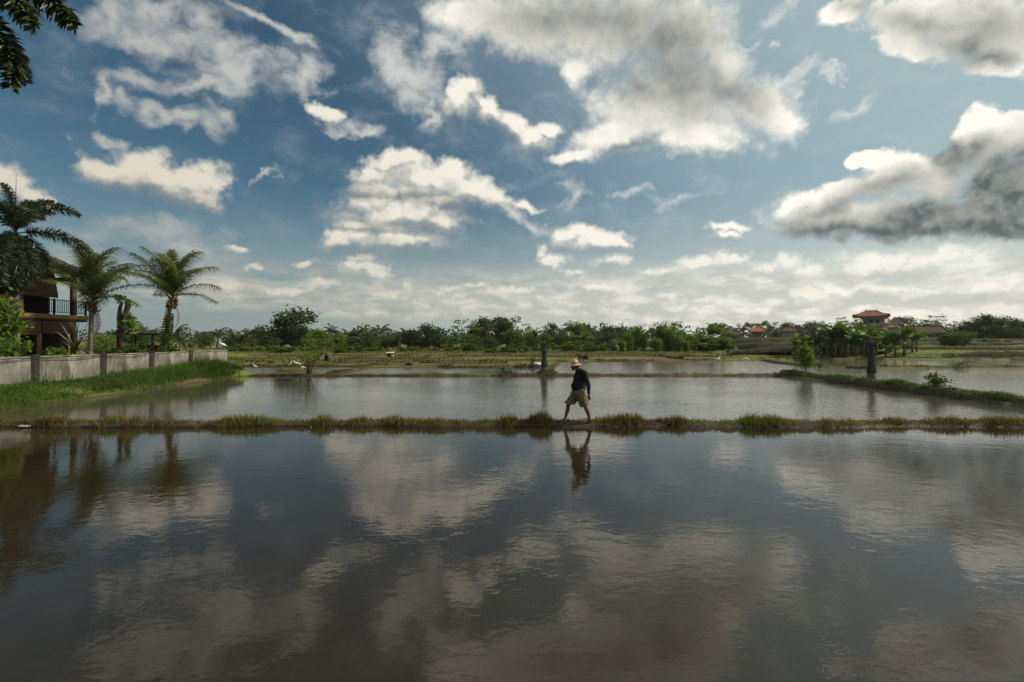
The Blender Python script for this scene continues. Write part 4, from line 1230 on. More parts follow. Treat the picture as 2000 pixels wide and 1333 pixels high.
# the one beside the photographer, only its frond tips in view
XN, YN = -8.05, 5.6
foxtail('foxtail palm on the near bank with dark frond tips hanging into view', XN, YN, gz(XN, YN)-.1, 5.05,
    [(2, -34, .86, 0, 0), (-10, -26, .80, 0, 0), (14, -24, .88, 0, 0), (-4, -56, .66, 0, 0), (-22, -44, .78, 0, 0), (26, -46, .70, 0, 0), (8, -10, .80, 0, 0), (6, -44, .82, 1, 0), (-2, -18, .84, 1, 0), (18, -36, .80, 1, 0), (-14, -52, .72, 1, 0), (10, -64, .66, 1, 0), (70, 10, .7, 0, 0), (120, 10, .8, 0, 0), (180, 5, .8, 0, 0), (235, 8, .8, 0, 0), (285, 15, .7, 0, 0)], 2, .15, False, NPLUME)

# ------------------------------------------------------------------ plants in the yard
def leafy(name, label, cat, X, Y, z0, C, size, mat, stems, r, group=None, bark='bark', var=None, aspect=.6):
    e = empty(name, (X, Y, z0)); tag(e, label, cat, group)
    mb = MB()
    for pts, rad in stems: mb.tube(pts, rad, 6)
    mb.build('stem', M[bark], e, True)
    V, F, S_ = leaf_quads(np.asarray(C), size, r, .2, aspect)
    v = np.clip(.45+.2*r.normal(0, 1, len(C)), 0, 1) if var is None else var
    link('foliage', fast_mesh('foliage', V, F, S_, np.repeat(v, 4)), M[mat], e)
    return e
r_ = np.random.default_rng(300)
# leafy bush covering the foot of the tall palm
X, Y = sx(-2, 23.6), 23.6; z0 = gz(X, Y)
C = np.concatenate([np.array([q[0], q[1], q[2]])+r_.normal(0, 1, (260, 3))*np.array([.30, .28, .28]) for q in ((0, 0, 1.0), (.2, 0, 1.6), (0, .1, 2.1), (.3, -.1, 2.6), (-.2, 0, 3.0), (.45, 0, 2.0))])
leafy('leafy_shrub', 'bright green climbing shrub wrapped round the tall foxtail palm', 'shrub', X, Y, z0, C, .11, 'tree_bright', [([(0, 0, -.1), (.1, 0, 1.2), (.15, 0, 2.4)], [.05, .04, .02])], r_)
# pruned tree with regrowth
X, Y = sx(238, 29.0), 29.0; z0 = gz(X, Y)
zz = lambda py: sz(py, Y)-z0
C = np.concatenate([np.array(q[:3])+r_.normal(0, 1, (q[4], 3))*q[3] for q in (((-.12), 0, zz(584), .14, 90), (.30, .1, zz(592), .09, 40), (.42, 0, zz(632), .20, 200), (.36, .1, zz(648), .16, 130), (.30, 0, zz(620), .12, 70), (-.25, 0, zz(650), .07, 25))])
leafy('pruned_tree', 'pruned tree stump with two bare forks and tufts of new leaves', 'tree', X, Y, z0, C, .10, 'tree_bright',
    [([(0, 0, -.2), (-.02, 0, zz(665)), (-.08, 0, zz(640)), (-.16, 0, zz(622)), (-.10, 0, zz(600)), (.02, 0, zz(592))], [.20, .17, .16, .13, .10, .07]),
     ([(-.04, 0, zz(640)), (.12, .03, zz(620)), (.30, .05, zz(602)), (.38, .05, zz(590))], [.15, .15, .16, .14])], r_, None, 'bark')
# spiky plant before the balcony
def spiky(name, label, X, Y, z0, n, L, mat, seed, wid=.05, lo=10, hi=85, stem=.4):
    r = random.Random(seed); e = empty(name, (X, Y, z0)); tag(e, label, 'plant')
    mb = MB(); mb.tube([(0, 0, -.1), (0, 0, stem*.6), (0, 0, stem)], [.09, .08, .05], 7); mb.build('stem', M['bark'], e, True)
    for i in range(n):
        b = MB(); l = L*r.uniform(.7, 1.1); a = R(r.uniform(lo, hi)); pr = []
        p = Vector((0, 0, 0)); ang = a
        for k in range(6):
            pr.append(p.copy()); ang -= .22*(1 - a/1.7); p = p+Vector((math.cos(ang), 0, math.sin(ang)))*(l/5)
        vs, fs = [], []
        for k, q in enumerate(pr):
            w = wid*(1-(k/5)**2)*(.6+.4*min(1, k))
            vs += [q+Vector((0, -w, .3*w)), q, q+Vector((0, w, .3*w))]
            if k: j = (k-1)*3; fs += [(j, j+1, j+4, j+3), (j+1, j+2, j+5, j+4)]
        b.add(vs, fs, r.uniform(.1, .7))
        b.build('leaf', M[mat], e, loc=(0, 0, stem*.95), rot=(0, 0, i*2.4+r.uniform(-.3, .3)))
    return e
M['spiky'] = leaf_mat('spiky_leaf', (.030, .030, .012), (.060, .062, .020), (.110, .095, .035), .25, .1)
X, Y = sx(147, 25.6), 25.6
spiky('spiky_plant', 'dark spiky-leaved plant in front of the lower blinds', X, Y, gz(X, Y), 34, 1.75, 'spiky', 4, .05, 12, 86, .75)
X, Y = sx(286, 26.5), 26.5
spiky('spiky_plant', 'low spiky plant under the flat-roofed shelter', X, Y, gz(X, Y), 20, 1.0, 'spiky', 5, .035, 15, 80, .3)
for i, (px, Y, s) in enumerate(((-8, 21.0, .9), (22, 22.0, .8), (108, 23.0, .55), (215, 24.5, .5), (262, 26.0, .6), (335, 28.0, .5))):
    X = sx(px, Y); z0 = gz(X, Y); n = 260
    C = r_.normal(0, 1, (n, 3))*np.array([.42, .3, .26])*s+np.array([0, 0, .75*s+.25])
    leafy('yard_shrub', 'low green shrub just behind the concrete wall', 'shrub', X, Y, z0, C, .10, 'tree_mid', [([(0, 0, -.1), (0, 0, .5*s)], [.03, .02])], r_, 'low shrubs behind the wall')

# ------------------------------------------------------------------ shrubs standing on the field banks
# many-stemmed shrub on the back bank, mirrored in the pond
X, Y = sx(603, 31.5), 31.5
stems, C = [], []
rr = random.Random(9)
for i in range(13):
    a = rr.uniform(-1, 1); L = rr.uniform(1.5, 2.35)
    tip = Vector((a*1.25, rr.uniform(-.4, .4), L*(1-.22*abs(a))))
    mid = tip*.5+Vector((-a*.22, 0, .12))
    stems.append(([(a*.10, 0, -.05), tuple(mid), tuple(tip)], [.018, .013, .005]))
    for q in range(26):
        u = rr.uniform(.45, 1.05)
        p = mid.lerp(tip, (u-.5)*2) if u > .5 else mid*(u*2)
        C.append((p.x+rr.gauss(0, .12), p.y+rr.gauss(0, .12), p.z+rr.gauss(0, .10)))
leafy('field_shrub', 'thin-stemmed spreading shrub mirrored in the pond, near the white egrets', 'shrub', X, Y, .12, C, .085, 'tree_bright', stems, r_, aspect=.4)
# small tree on the corner of the right-hand bank
X, Y = sx(1573, 31.0), 31.0
C = np.concatenate([np.array([0, 0, z])+r_.normal(0, 1, (n, 3))*np.array([w, w, .16]) for z, w, n in ((.62, .14, 60), (.85, .25, 150), (1.1, .26, 170), (1.35, .20, 110), (1.55, .10, 40))])
leafy('field_shrub', 'small upright leafy shrub on the corner where two banks meet', 'shrub', X, Y, .22, C, .11, 'tree_bright', [([(0, 0, -.1), (.02, 0, .6), (0, 0, 1.3)], [.045, .035, .015])], r_)
X, Y = sx(1828, 20.6), 20.6
C = np.concatenate([np.array([x, 0, z])+r_.normal(0, 1, (n, 3))*np.array([w, w, .09]) for x, z, w, n in ((-.18, .42, .10, 50), (.05, .30, .16, 80), (.25, .22, .16, 80), (-.05, .14, .22, 90), (.02, .50, .05, 20))])
leafy('field_shrub', 'low leafy shrub on top of the high bank', 'shrub', X, Y, .33, C, .06, 'tree_mid', [([(0, 0, -.1), (-.1, 0, .3), (-.2, 0, .5)], [.012, .01, .005]), ([(0, 0, -.05), (.15, 0, .2), (.28, 0, .3)], [.012, .01, .005])], r_)
for px, Y, s, lab in ((985, 31.7, 1.0, 'tuft of green weeds on the back bank beside the bare pillar'), (1876, 39.3, 1.1, 'weed tuft on the thin bank behind the pillar in the pond'), (1600, 39.5, .8, 'weed tuft where the winding bank turns')):
    X = sx(px, Y); n = 150
    C = r_.normal(0, 1, (n, 3))*np.array([.30, .2, .11])*s+np.array([0, 0, .20*s])
    leafy('weed_tuft', lab, 'weeds', X, Y, .10, C, .07, 'tree_mid', [([(0, 0, -.1), (0, 0, .2*s)], [.012, .008])], r_)

# ------------------------------------------------------------------ banana plants
def banana_leaf(seed):
    r = random.Random(seed); mb = MB(); L, N = 2.1, 9
    pts = frond_points(L, R(74), R(95), N)
    vs, fs, var = [], [], []
    for k, q in enumerate(pts):
        u = k/N
        w = .33*math.sin(math.pi*min(1, u*.93+.07))**.6*(1 if u > .12 else .15)
        vs += [q+Vector((0, -w, .25*w)), q+Vector((0, 0, -.01)), q+Vector((0, w, .25*w))]
        var += [.45+.2*r.random(), .85, .45+.2*r.random()]
        if k: j = (k-1)*3; fs += [(j, j+1, j+4, j+3), (j+1, j+2, j+5, j+4)]
    mb.add(vs, fs, var)
    return mb.mesh('leaf')
BLEAF = [banana_leaf(i) for i in range(3)]
for b_ in BLEAF: b_.materials.append(M['banana'])
bs = MB(); bs.tube([(0, 0, -.15), (.02, 0, .7), (0, 0, 1.35)], [.13, .10, .06], 7); BSTEM = bs.mesh('stem', True); BSTEM.materials.append(M['stem_tan'])
def banana(px, base_y, Y, s, label, group, seed, n=10):
    r = random.Random(seed); X = sx(px, Y)
    e = empty('banana_plant', (X, Y, max(gz(X, Y), .15)-.02), r.uniform(0, 6.28)); e.scale = (s, s, s)
    tag(e, label, 'banana plant', group)
    link('stem', BSTEM, None, e)
    wind = R(20)-e.rotation_euler.z
    for i in range(n):
        a = i*2.4+r.uniform(-.4, .4)
        a = a+.45*math.sin(wind-a)
        o = link('leaf', BLEAF[r.randrange(3)], None, e, (0, 0, 1.25+.02*i))
        o.rotation_mode = 'QUATERNION'
        o.rotation_quaternion = Euler((r.uniform(-.25, .25), 0, a)).to_quaternion() @ Euler((0, R(r.uniform(-38, 22)), 0)).to_quaternion()
        o.scale = (r.uniform(.75, 1.1),)*3
    return e
gi_ = 0
BR = random.Random(31)
for px in (1556, 1566, 1580, 1592, 1603, 1612, 1620, 1627, 1634, 1641, 1647, 1653, 1659, 1664, 1670, 1676, 1682, 1689, 1696, 1705, 1714):
    gi_ += 1
    banana(px+BR.uniform(-3, 3), 700, 62.5+BR.uniform(-1.6, 2.6), BR.uniform(.85, 1.45)+(.12 if 1600 < px < 1700 else 0), 'banana plant in the dense row on the far bank', 'banana row on the far bank', gi_)
for px in (1730, 1748, 1766, 1782, 1790):
    gi_ += 1
    banana(px, 704, 61.0+math.sin(gi_), 1.0+(.35 if px == 1766 else 0), 'banana plant in the loose part of the row beside the terraces', 'banana row on the far bank', gi_)
for px in (1392, 1402, 1388, 1410, 1318, 1334):
    gi_ += 1
    banana(px, 690, 82+math.sin(gi_), 1.35, 'banana plant growing against the bamboo clumps', 'banana plants by the bamboo', gi_, 7)
for px in (1130, 1142, 1120):
    gi_ += 1
    banana(px, 690, 88, 1.1, 'banana plant beside the white shed', 'banana plants by the shed', gi_, 6)

for px, top, Y, w in ((1562, 668, 68.5, 1.2), (1580, 664, 69.0, 1.2), (1600, 662, 68.5, 1.2), (1622, 660, 69.0, 1.3), (1645, 658, 68.0, 1.3), (1668, 660, 68.5, 1.3), (1690, 662, 69.0, 1.2), (1712, 668, 68.0, 1.2), (1740, 674, 68.0, 1.2), (1770, 672, 68.0, 1.2)):
    tree('S', px, top, Y/.9, 'leafy bush growing behind the banana row', 'bushes behind the banana row', w, 'tree_mid', 'shrub')
# ------------------------------------------------------------------ concrete wall
M['concrete'] = rough_mat('wall_concrete', (.27, .255, .22), (.16, .15, .13), 2.2, .9, .008, (1, 1, .30), (.070, .066, .050), 1.5)
M['concrete_dark'] = rough_mat('mossy_concrete', (.034, .031, .024), (.018, .017, .013), 6, .95, .02, (1, 1, 1), (.085, .08, .065), 3.4)
WX = -19.0
def build_wall():
    e = empty('concrete_wall', (WX, 22, .5)); tag(e, 'low pale concrete panel wall with dark mossy posts above the green bank', 'wall')
    posts = [13.0, 16.1, 19.2, 22.4, 25.4, 28.5]
    ztop = 1.66
    r = random.Random(3)
    for y in posts:
        b = MB(); b.box((0, 0, 0), (.20, .30, 1.62), bev=.015); b.box((0, 0, .83), (.26, .36, .06), bev=.012)
        b.build('post', M['concrete_dark'], e, loc=(0, y-22, ztop-.5-.80))
    ends = posts+[32.2]
    for a, c in zip(ends[:-1], ends[1:]):
        L = c-a-(.30 if c != 32.2 else .15)
        b = MB(); b.box((0, 0, 0), (.10, L, 1.35), bev=.012)
        b.build('panel', M['concrete'], e, loc=(0, (a+c)/2-22+(0 if c != 32.2 else .075), ztop-.5-.74+r.uniform(-.015, .015)))
        b = MB(); b.box((0, 0, 0), (.15, L-.02, .07), bev=.015)
        b.build('coping', M['concrete'], e, loc=(0, (a+c)/2-22+(0 if c != 32.2 else .075), ztop-.5-.03))
build_wall()
M['rubber'] = rough_mat('black_cable', (.02, .02, .02), (.03, .03, .03), 5, .6, 0)
cb = MB()
cpts = []
for i in range(25):
    u = i/24
    y = 14+11*u
    cpts.append((WX+.13, y, 1.60-.10*math.sin(math.pi*((y-13.0) % 3.1)/3.1)))
cb.tube(cpts, .014, 5)
tag(cb.build('cable', M['rubber'], None, True), 'black cable sagging along the face of the concrete wall', 'cable')

# ------------------------------------------------------------------ house with balcony behind the wall
M['ochre'] = rough_mat('ochre_plaster', (.30, .195, .075), (.23, .15, .06), 3, .9, .004, c3=(.25, .16, .07), s3=1.0)
M['blind'] = None
def blind_material(name, a, b):
    m, t, out = new_mat(name)
    P = coords(t)
    w = t.n.new('ShaderNodeTexWave'); w.wave_type = 'BANDS'; w.bands_direction = 'Z'
    t.put(w.inputs['Vector'], P); w.inputs['Scale'].default_value = 9.0; w.inputs['Distortion'].default_value = 1.2; w.inputs['Detail'].default_value = 3
    n = t.noise(t.v('MULTIPLY', P, (1, 1, 6)), 3.0, 5, .6)
    c = t.mix(t.ss(n, .35, .65), a, b)
    c = t.mix(t.m('MULTIPLY', w.outputs['Fac'], .55), c, t.mix(1.0, c, (.45, .45, .45), 'MULTIPLY'))
    principled(t, out, c, .85, .2, bump(t, w.outputs['Fac'], .01))
    return m
M['blind'] = blind_material('bamboo_blind', (.150, .100, .060), (.100, .068, .042))
M['wood_dark'] = rough_mat('dark_timber', (.055, .035, .022), (.030, .020, .014), 6, .7, .004, (1, 1, .2))
M['wood_post'] = rough_mat('post_timber', (.13, .085, .05), (.085, .055, .034), 6, .8, .004, (1, 1, .2))
M['iron'] = rough_mat('black_iron', (.008, .008, .008), (.014, .013, .012), 12, .9, 0, spec=.05)
M['thatch'] = rough_mat('dark_roof', (.022, .017, .013), (.013, .011, .009), 9, .95, .03, (1, 1, 1), (.035, .028, .02), 2.0, spec=.1)
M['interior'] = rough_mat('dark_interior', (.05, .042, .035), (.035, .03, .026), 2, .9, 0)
M['white_paint'] = rough_mat('white_paint', (.72, .70, .66), (.60, .58, .53), 3, .7, .002)
M['mesh_wire'] = rough_mat('dish_wire', (.30, .30, .29), (.22, .22, .21), 5, .5, 0, spec=.5)
def build_house():
    FX, y0, y1 = -26.9, 19.5, 30.55           # facade plane and its ends
    g = gz(FX, 27)
    zf = sz(613, 28.0); zr = zf+.86; zbeam = sz(535, 28.5)
    e = empty('balcony_house', (FX, 25, g)); tag(e, 'ochre house with upstairs balcony, woven blinds and dark overhanging roof', 'house')
    def part(name, mat, boxes, parent=e, bev=.01):
        b = MB()
        for (x0, x1, ya, yb, za, zb) in boxes: b.box(((x0+x1)/2-FX, (ya+yb)/2-25, (za+zb)/2-g), (abs(x1-x0), yb-ya, zb-za), bev=bev)
        return b.build(name, mat, parent)
    F = FX
    # ground floor: back wall, corner pier, posts
    part('wall', M['ochre'], [(F-4.2, F-4.0, y0, y1-.4, g-.3, zf-.3), (F-4.0, F-.2, y0, y0+.25, g-.3, zf-.3)])
    part('wall', M['ochre'], [(F-.02, F+.23, 24.2, 25.75, g-.3, sz(645, 25.4))])
    part('floor_slab', M['ochre'], [(F-4.3, F+.15, y0, y1, zf-.30, zf-.04)])
    part('floor_edge', M['wood_dark'], [(F-4.2, F+.10, y0+.02, y1-.02, zf-.42, zf-.31)])
    for ya in (25.95, 27.55, 29.75):
        part('post', M['wood_post'], [(F-.20, F+.02, ya-.10, ya+.10, g-.3, zf-.43)])
    # upper storey
    part('wall', M['ochre'], [(F-4.2, F-4.0, y0, 28.3, zf-.03, zbeam+.5)])
    part('wall', M['ochre'], [(F-.10, F+.08, 24.4, 26.55, zf-.03, zr+.02)])
    for ya in (29.72,):
        part('post', M['wood_post'], [(F-.18, F+.06, ya-.11, ya+.11, zf-.03, zbeam+.02)])
    part('post', M['wood_post'], [(F-3.9, F-3.7, 29.6, 29.8, zf-.03, zbeam+.02)])
    part('beam', M['wood_dark'], [(F-.17, F+.05, y0, 30.2, zbeam+.03, zbeam+.30)])
    part('beam', M['wood_dark'], [(F-3.95, F-.18, 29.62, 29.82, zbeam-.34, zbeam-.10)])
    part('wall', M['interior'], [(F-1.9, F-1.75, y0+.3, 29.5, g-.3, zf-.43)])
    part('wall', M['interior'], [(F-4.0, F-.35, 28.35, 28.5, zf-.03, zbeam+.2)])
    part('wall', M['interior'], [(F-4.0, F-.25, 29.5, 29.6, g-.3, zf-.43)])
    # railing
    rl = part('railing', M['iron'], [(F-.02, F+.03, 26.56, y1-.02, zr-.05, zr), (F-.015, F+.025, 26.56, y1-.02, zf+.08, zf+.12)], bev=0)
    n = 34
    for i in range(n):
        y = 26.62+(y1-.08-26.62)*i/(n-1)
        part('baluster', M['iron'], [(F-.005, F+.015, y-.011, y+.011, zf+.121, zr-.051)], rl, 0)
    for ya in (26.6, 28.4, y1-.05):
        part('rail_post', M['iron'], [(F-.04, F+.045, ya-.035, ya+.035, zf-.03, zr+.04)], rl, 0)
    # blinds
    def blind(ya, yb, za, zb, lean=0.0, mat='blind'):
        b = MB(); ns = max(3, int((zb-za)/.16))
        for i in range(ns):
            z = za+(zb-za)*(i+.5)/ns; u = (z-za)/(zb-za); dx = .012*(i % 2)
            b2 = MB(); b2.box((0, 0, 0), (.03, yb-ya-.12*lean*(1-u), (zb-za)/ns+.02))
            b2.build('blind_slat', M[mat], bl, loc=(.04+dx+lean*.55*(1-u), (ya+yb)/2-25-.06*lean*(1-u), z-g))
    bl = empty('upper_blind', parent=e); blind(25.9, 28.35, zr+.06, zbeam+.0, .6)
    bl = empty('lower_blind', parent=e); blind(26.05, 27.44, sz(655, 27), zf-.45)
    bl = empty('lower_blind', parent=e); blind(27.66, 29.62, sz(653, 28.5), zf-.45)
    # dim rooms
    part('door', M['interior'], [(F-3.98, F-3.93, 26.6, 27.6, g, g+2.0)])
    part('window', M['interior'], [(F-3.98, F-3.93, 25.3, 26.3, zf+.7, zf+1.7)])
    # roof: hipped, wide eaves, ridge away from the pond
    ze = zbeam+.33; zp = ze+2.0
    x0, x1, ya, yb = F-5.2, F+.55, y0-.8, 30.1
    xr, yr0, yr1 = F-2.2, ya+3.2, 26.2
    b = MB()
    vs = [(x0, ya, ze), (x1, ya, ze), (x1, yb, ze), (x0, yb, ze), (xr, yr0, zp), (xr, yr1, zp)]
    vs = [(x-FX, y-25, z-g) for x, y, z in vs]
    lo = [(x, y, z-.12) for x, y, z in vs[:4]]
    b.add(vs+lo, [(1, 2, 5, 4), (0, 1, 4), (2, 3, 5), (3, 0, 4, 5), (0, 6, 7, 1), (1, 7, 8, 2), (2, 8, 9, 3), (3, 9, 6, 0), (9, 8, 7, 6)])
    rf = b.build('roof', M['thatch'], e)
    part('ridge_cap', M['thatch'], [(xr-.15, xr+.15, yr0, yr1, zp-.05, zp+.10)], rf)
    fa = part('fascia', M['wood_dark'], [(x1-.05, x1+.05, ya, yb, ze-.30, ze-.125)], rf, 0)
    # balcony furniture
    t_ = empty('patio_chair', (F-1.2, 28.9, zf-.03)); tag(t_, 'white chair standing on the upstairs balcony', 'chair')
    for sx_ in (-1, 1):
        for sy_ in (-1, 1):
            q = MB(); q.box((sx_*.2, sy_*.2, .22), (.04, .04, .44)); q.build('leg', M['white_paint'], t_)
    q = MB(); q.box((0, 0, .46), (.46, .46, .04), bev=.01); q.build('seat', M['white_paint'], t_)
    q = MB(); q.box((-.21, 0, .70), (.04, .44, .44), bev=.01); q.build('backrest', M['white_paint'], t_)
    # mesh dish on the roof edge
    d = empty('satellite_dish', (F-.4, 28.9, ze+.30)); tag(d, 'large mesh satellite dish on the balcony roof', 'dish')
    mb = MB(); R0 = 1.15
    for k in range(12):
        a = math.pi*2*k/12
        mb.tube([(R0*u*math.cos(a), R0*u*math.sin(a), .35*u*u) for u in (0, .25, .5, .75, 1)], .010, 4)
    for u in (.3, .5, .7, .85, 1.0):
        mb.tube([(R0*u*math.cos(a), R0*u*math.sin(a), .35*u*u) for a in np.linspace(0, 2*math.pi, 25)], .009 if u < 1 else .016, 4, False)
    mb.build('dish_mesh', M['mesh_wire'], d, rot=(R(-18), R(28), 0))
    mb = MB(); mb.tube([(0, 0, -.5), (0, 0, .05)], .04, 6); mb.build('mast', M['iron'], d)
build_house()

# flat-roofed shelter behind the wall
def build_shelter():
    Y = 30.0; X0, X1 = sx(226, Y), sx(308, Y); z = sz(653, Y); g = gz((X0+X1)/2, Y)
    e = empty('garden_shelter', ((X0+X1)/2, Y, g)); tag(e, 'flat-roofed garden shelter on thin posts behind the concrete wall', 'shelter')
    b = MB(); b.box((0, .6, z-g), (X1-X0, 1.8, .07), bev=.01); b.build('roof', M['thatch'], e)
    for x in (-1, 0, 1):
        for y in (-.1, 1.3):
            b = MB(); b.box((x*(X1-X0)*.42, y, (z-g)/2-.04), (.08, .08, z-g-.07)); b.build('post', M['wood_dark'], e)
    b = MB(); b.box((0, 1.3, .55), ((X1-X0)*.8, .06, .9)); b.build('back_panel', M['wood_dark'], e)
build_shelter()

# ------------------------------------------------------------------ stone pillars of the old gateway
M['lava'] = rough_mat('lava_stone', (.075, .070, .066), (.038, .036, .034), 7, .95, .03, (1, 1, 1), (.085, .095, .05), 2.6)
M['plinth'] = rough_mat('plinth_concrete', (.17, .155, .125), (.10, .092, .075), 5, .95, .02, (1, 1, 1), (.05, .06, .03), 2.0)
def pillar(label, X, Y, z0, H, wf=.8):
    e = empty('stone_pillar', (X, Y, z0)); tag(e, label, 'pillar', 'carved stone pillars in the paddies'); e.scale = (wf, wf, 1); e.rotation_euler.z = -math.atan2(X, Y)
    s = H/2.2
    b = MB(); b.lathe([(.27*s, 0), (.30*s, .04*s), (.30*s, .25*s), (.27*s, .42*s), (.25*s, .46*s)], 14); b.build('plinth', M['plinth'], e, True)
    z = .46
    courses = [(.50, .10), (.60, .06), (.46, .08), (.56, .06), (.40, .10), (.50, .05), (.34, .16), (.44, .05), (.33, .18), (.46, .06), (.36, .09), (.50, .06), (.36, .12), (.33, .18), (.40, .05), (.48, .06), (.58, .06), (.50, .05)]
    r = random.Random(int(X*10))
    tot = sum(h for _, h in courses)
    k = (2.08-z)/tot
    for w, h in courses:
        hh = h*k
        b = MB(); b.box((0, 0, hh/2*s), (w*s, w*s, hh*s-.004), bev=.012*s)
        b.build('stone_course', M['lava'], e, loc=(r.uniform(-.008, .008), r.uniform(-.008, .008), z*s), rot=(0, 0, R(8)+r.uniform(-.03, .03)))
        z += hh
    b = MB(); b.box((0, 0, .04*s), (.36*s, .36*s, .08*s), taper=.7); b.box((0, 0, .11*s), (.24*s, .24*s, .08*s), taper=.6); b.build('finial', M['lava'], e, loc=(0, 0, z*s))
    for sx_ in (-1, 1):
        for sy_ in (-1, 1):
            b = MB(); b.tube([(0, 0, 0), (sx_*.05*s, sy_*.05*s, .05*s), (sx_*.06*s, sy_*.06*s, .13*s)], [.05*s, .04*s, .008*s], 5)
            b.build('corner_horn', M['lava'], e, loc=(sx_*.22*s, sy_*.22*s, z*s-.02*s), rot=(0, 0, R(8)))
    return e
PX1, PY1 = sx(1063, 31.9), 31.9
pillar('bare carved stone pillar rising from a grassy mound on the back bank', PX1, PY1, .10, 2.16)
PX2, PY2 = sx(1702, 27.6), 27.6
pillar('carved stone pillar standing in the pond behind the high bank', PX2, PY2, -.05, 2.36, .72)
# earth mound at the foot of the pillar on the bank
mb = MB(); mb.lathe([(.95, -.3), (.85, .0), (.62, .14), (.42, .30), (.30, .40)], 18, (PX1+.18, PY1+.1, .02), sq=.8)
tag(mb.build('earth_mound', M['bund'], None, True), kind='structure')
r0 = np.random.default_rng(61); n = 1500
a = r0.uniform(0, 6.283, n); q = r0.random(n)
Pm = np.stack([PX1+.18+(.32+.55*q)*np.cos(a), PY1+.1+.8*(.32+.55*q)*np.sin(a), .40-.38*q**.8], -1)
V, fl, S_, va = blades(Pm, .05+.14*r0.random(n), np.full(n, .010), a+r0.normal(0, .6, n), np.clip(r0.normal(.6, .3, n), .1, 1.2), np.clip(r0.normal(.62, .2, n), 0, 1))
tag(link('mound_grass', fast_mesh('mound_grass', V, fl, S_, va), M['grass_dry']), 'green grass covering the mound at the foot of the bare pillar', 'grass', kind='stuff')

# ------------------------------------------------------------------ far buildings
def tile_mat(name, a, b):
    m, t, out = new_mat(name)
    P = coords(t)
    n = t.noise(P, 1.2, 5, .6); f = t.noise(t.v('MULTIPLY', P, (3, 3, 6)), 3.0, 4, .6)
    c = t.mix(t.ss(n, .35, .65), a, b)
    c = t.mix(t.m('MULTIPLY', t.ss(f, .45, .75), .5), c, t.mix(1.0, c, (.5, .5, .5), 'MULTIPLY'))
    principled(t, out, c, .85, .2, bump(t, f, .03))
    return m
M['red_tile'] = tile_mat('red_roof_tile', (.235, .088, .042), (.165, .062, .032))
M['orange_tile'] = tile_mat('orange_roof_tile', (.32, .125, .050), (.23, .085, .038))
M['brown_tile'] = tile_mat('brown_roof_tile', (.105, .060, .042), (.070, .042, .032))
M['plaster_grey'] = rough_mat('grey_plaster', (.36, .34, .30), (.27, .255, .225), 1.0, .9, .004)
M['sheet'] = rough_mat('pale_sheet_roof', (.52, .52, .50), (.42, .42, .41), 1.0, .6, .004)
M['glass_dark'] = rough_mat('dark_glass', (.03, .034, .036), (.045, .05, .05), .6, .15, 0, spec=.5)
def hip_roof(e, mat, cx, cy, z, w, d, h, ridge, over=.0, upturn=.25, name='roof'):
    """tiled hip roof with lifted corners and hip ridges"""
    b = MB(); hw, hd = w/2, d/2; N = 8
    top = [(cx-ridge/2, cy, z+h), (cx+ridge/2, cy, z+h)]
    vs, fs = [], []
    ring = []
    for (sx_, sy_, sx2, sy2) in ((-1, -1, 1, -1), (1, -1, 1, 1), (1, 1, -1, 1), (-1, 1, -1, -1)):
        for k in range(N):
            u = k/N
            x = cx+hw*(sx_+(sx2-sx_)*u); y = cy+hd*(sy_+(sy2-sy_)*u)
            ring.append((x, y, z+upturn*(2*abs(u-.5))**4))
    rows = 5
    for j in range(rows+1):
        v = j/rows
        for (x, y, zz) in ring:
            tx = max(-ridge/2, min(ridge/2, x-cx))
            px_ = x+(cx+tx-x)*v; py_ = y+(cy-y)*v
            vs.append((px_, py_, zz+(z+h-zz)*(v**1.12)))
    n = len(ring)
    for j in range(rows):
        for k in range(n):
            fs.append((j*n+k, j*n+(k+1) % n, (j+1)*n+(k+1) % n, (j+1)*n+k))
    o = len(vs)
    vs += [(x, y, zz-.14) for x, y, zz in ring]
    for k in range(n): fs.append((o+k, o+(k+1) % n, (k+1) % n, k))
    fs.append(tuple(o+k for k in range(n-1, -1, -1)))
    b.add(vs, fs)
    rf = b.build(name, mat, e)
    for (sx_, sy_) in ((-1, -1), (1, -1), (1, 1), (-1, 1)):
        t_ = MB(); t_.tube([(cx+sx_*hw, cy+sy_*hd, z+upturn+.06), (cx+sx_*(hw*.5+ridge*.25), cy+sy_*hd*.5, z+h*.47+.06), (cx+sx_*ridge/2, cy, z+h+.05)], [.10, .10, .10], 6)
        t_.build('hip_ridge', mat, rf)
    t_ = MB(); t_.tube([(cx-ridge/2-.1, cy, z+h+.08), (cx+ridge/2+.1, cy, z+h+.08)], .12, 6); t_.build('ridge_cap', mat, rf)
    for s_ in (-1, 1):
        t_ = MB(); t_.tube([(cx+s_*ridge/2, cy, z+h+.1), (cx+s_*ridge/2, cy, z+h+.55)], [.10, .03], 6); t_.build('finial', mat, rf)
    return rf
def face_view(e, x, y):
    """turn a far building towards the ponds"""
    th = math.atan2(x, y); e.rotation_euler.z = -th; e.scale = (math.cos(th), 1, 1)
def wbox(name, mat, e, x0, x1, y0, y1, z0, z1, bev=.02, parent=None):
    b = MB(); b.box(((x0+x1)/2, (y0+y1)/2, (z0+z1)/2), (x1-x0, y1-y0, z1-z0), bev=bev); return b.build(name, mat, parent or e)
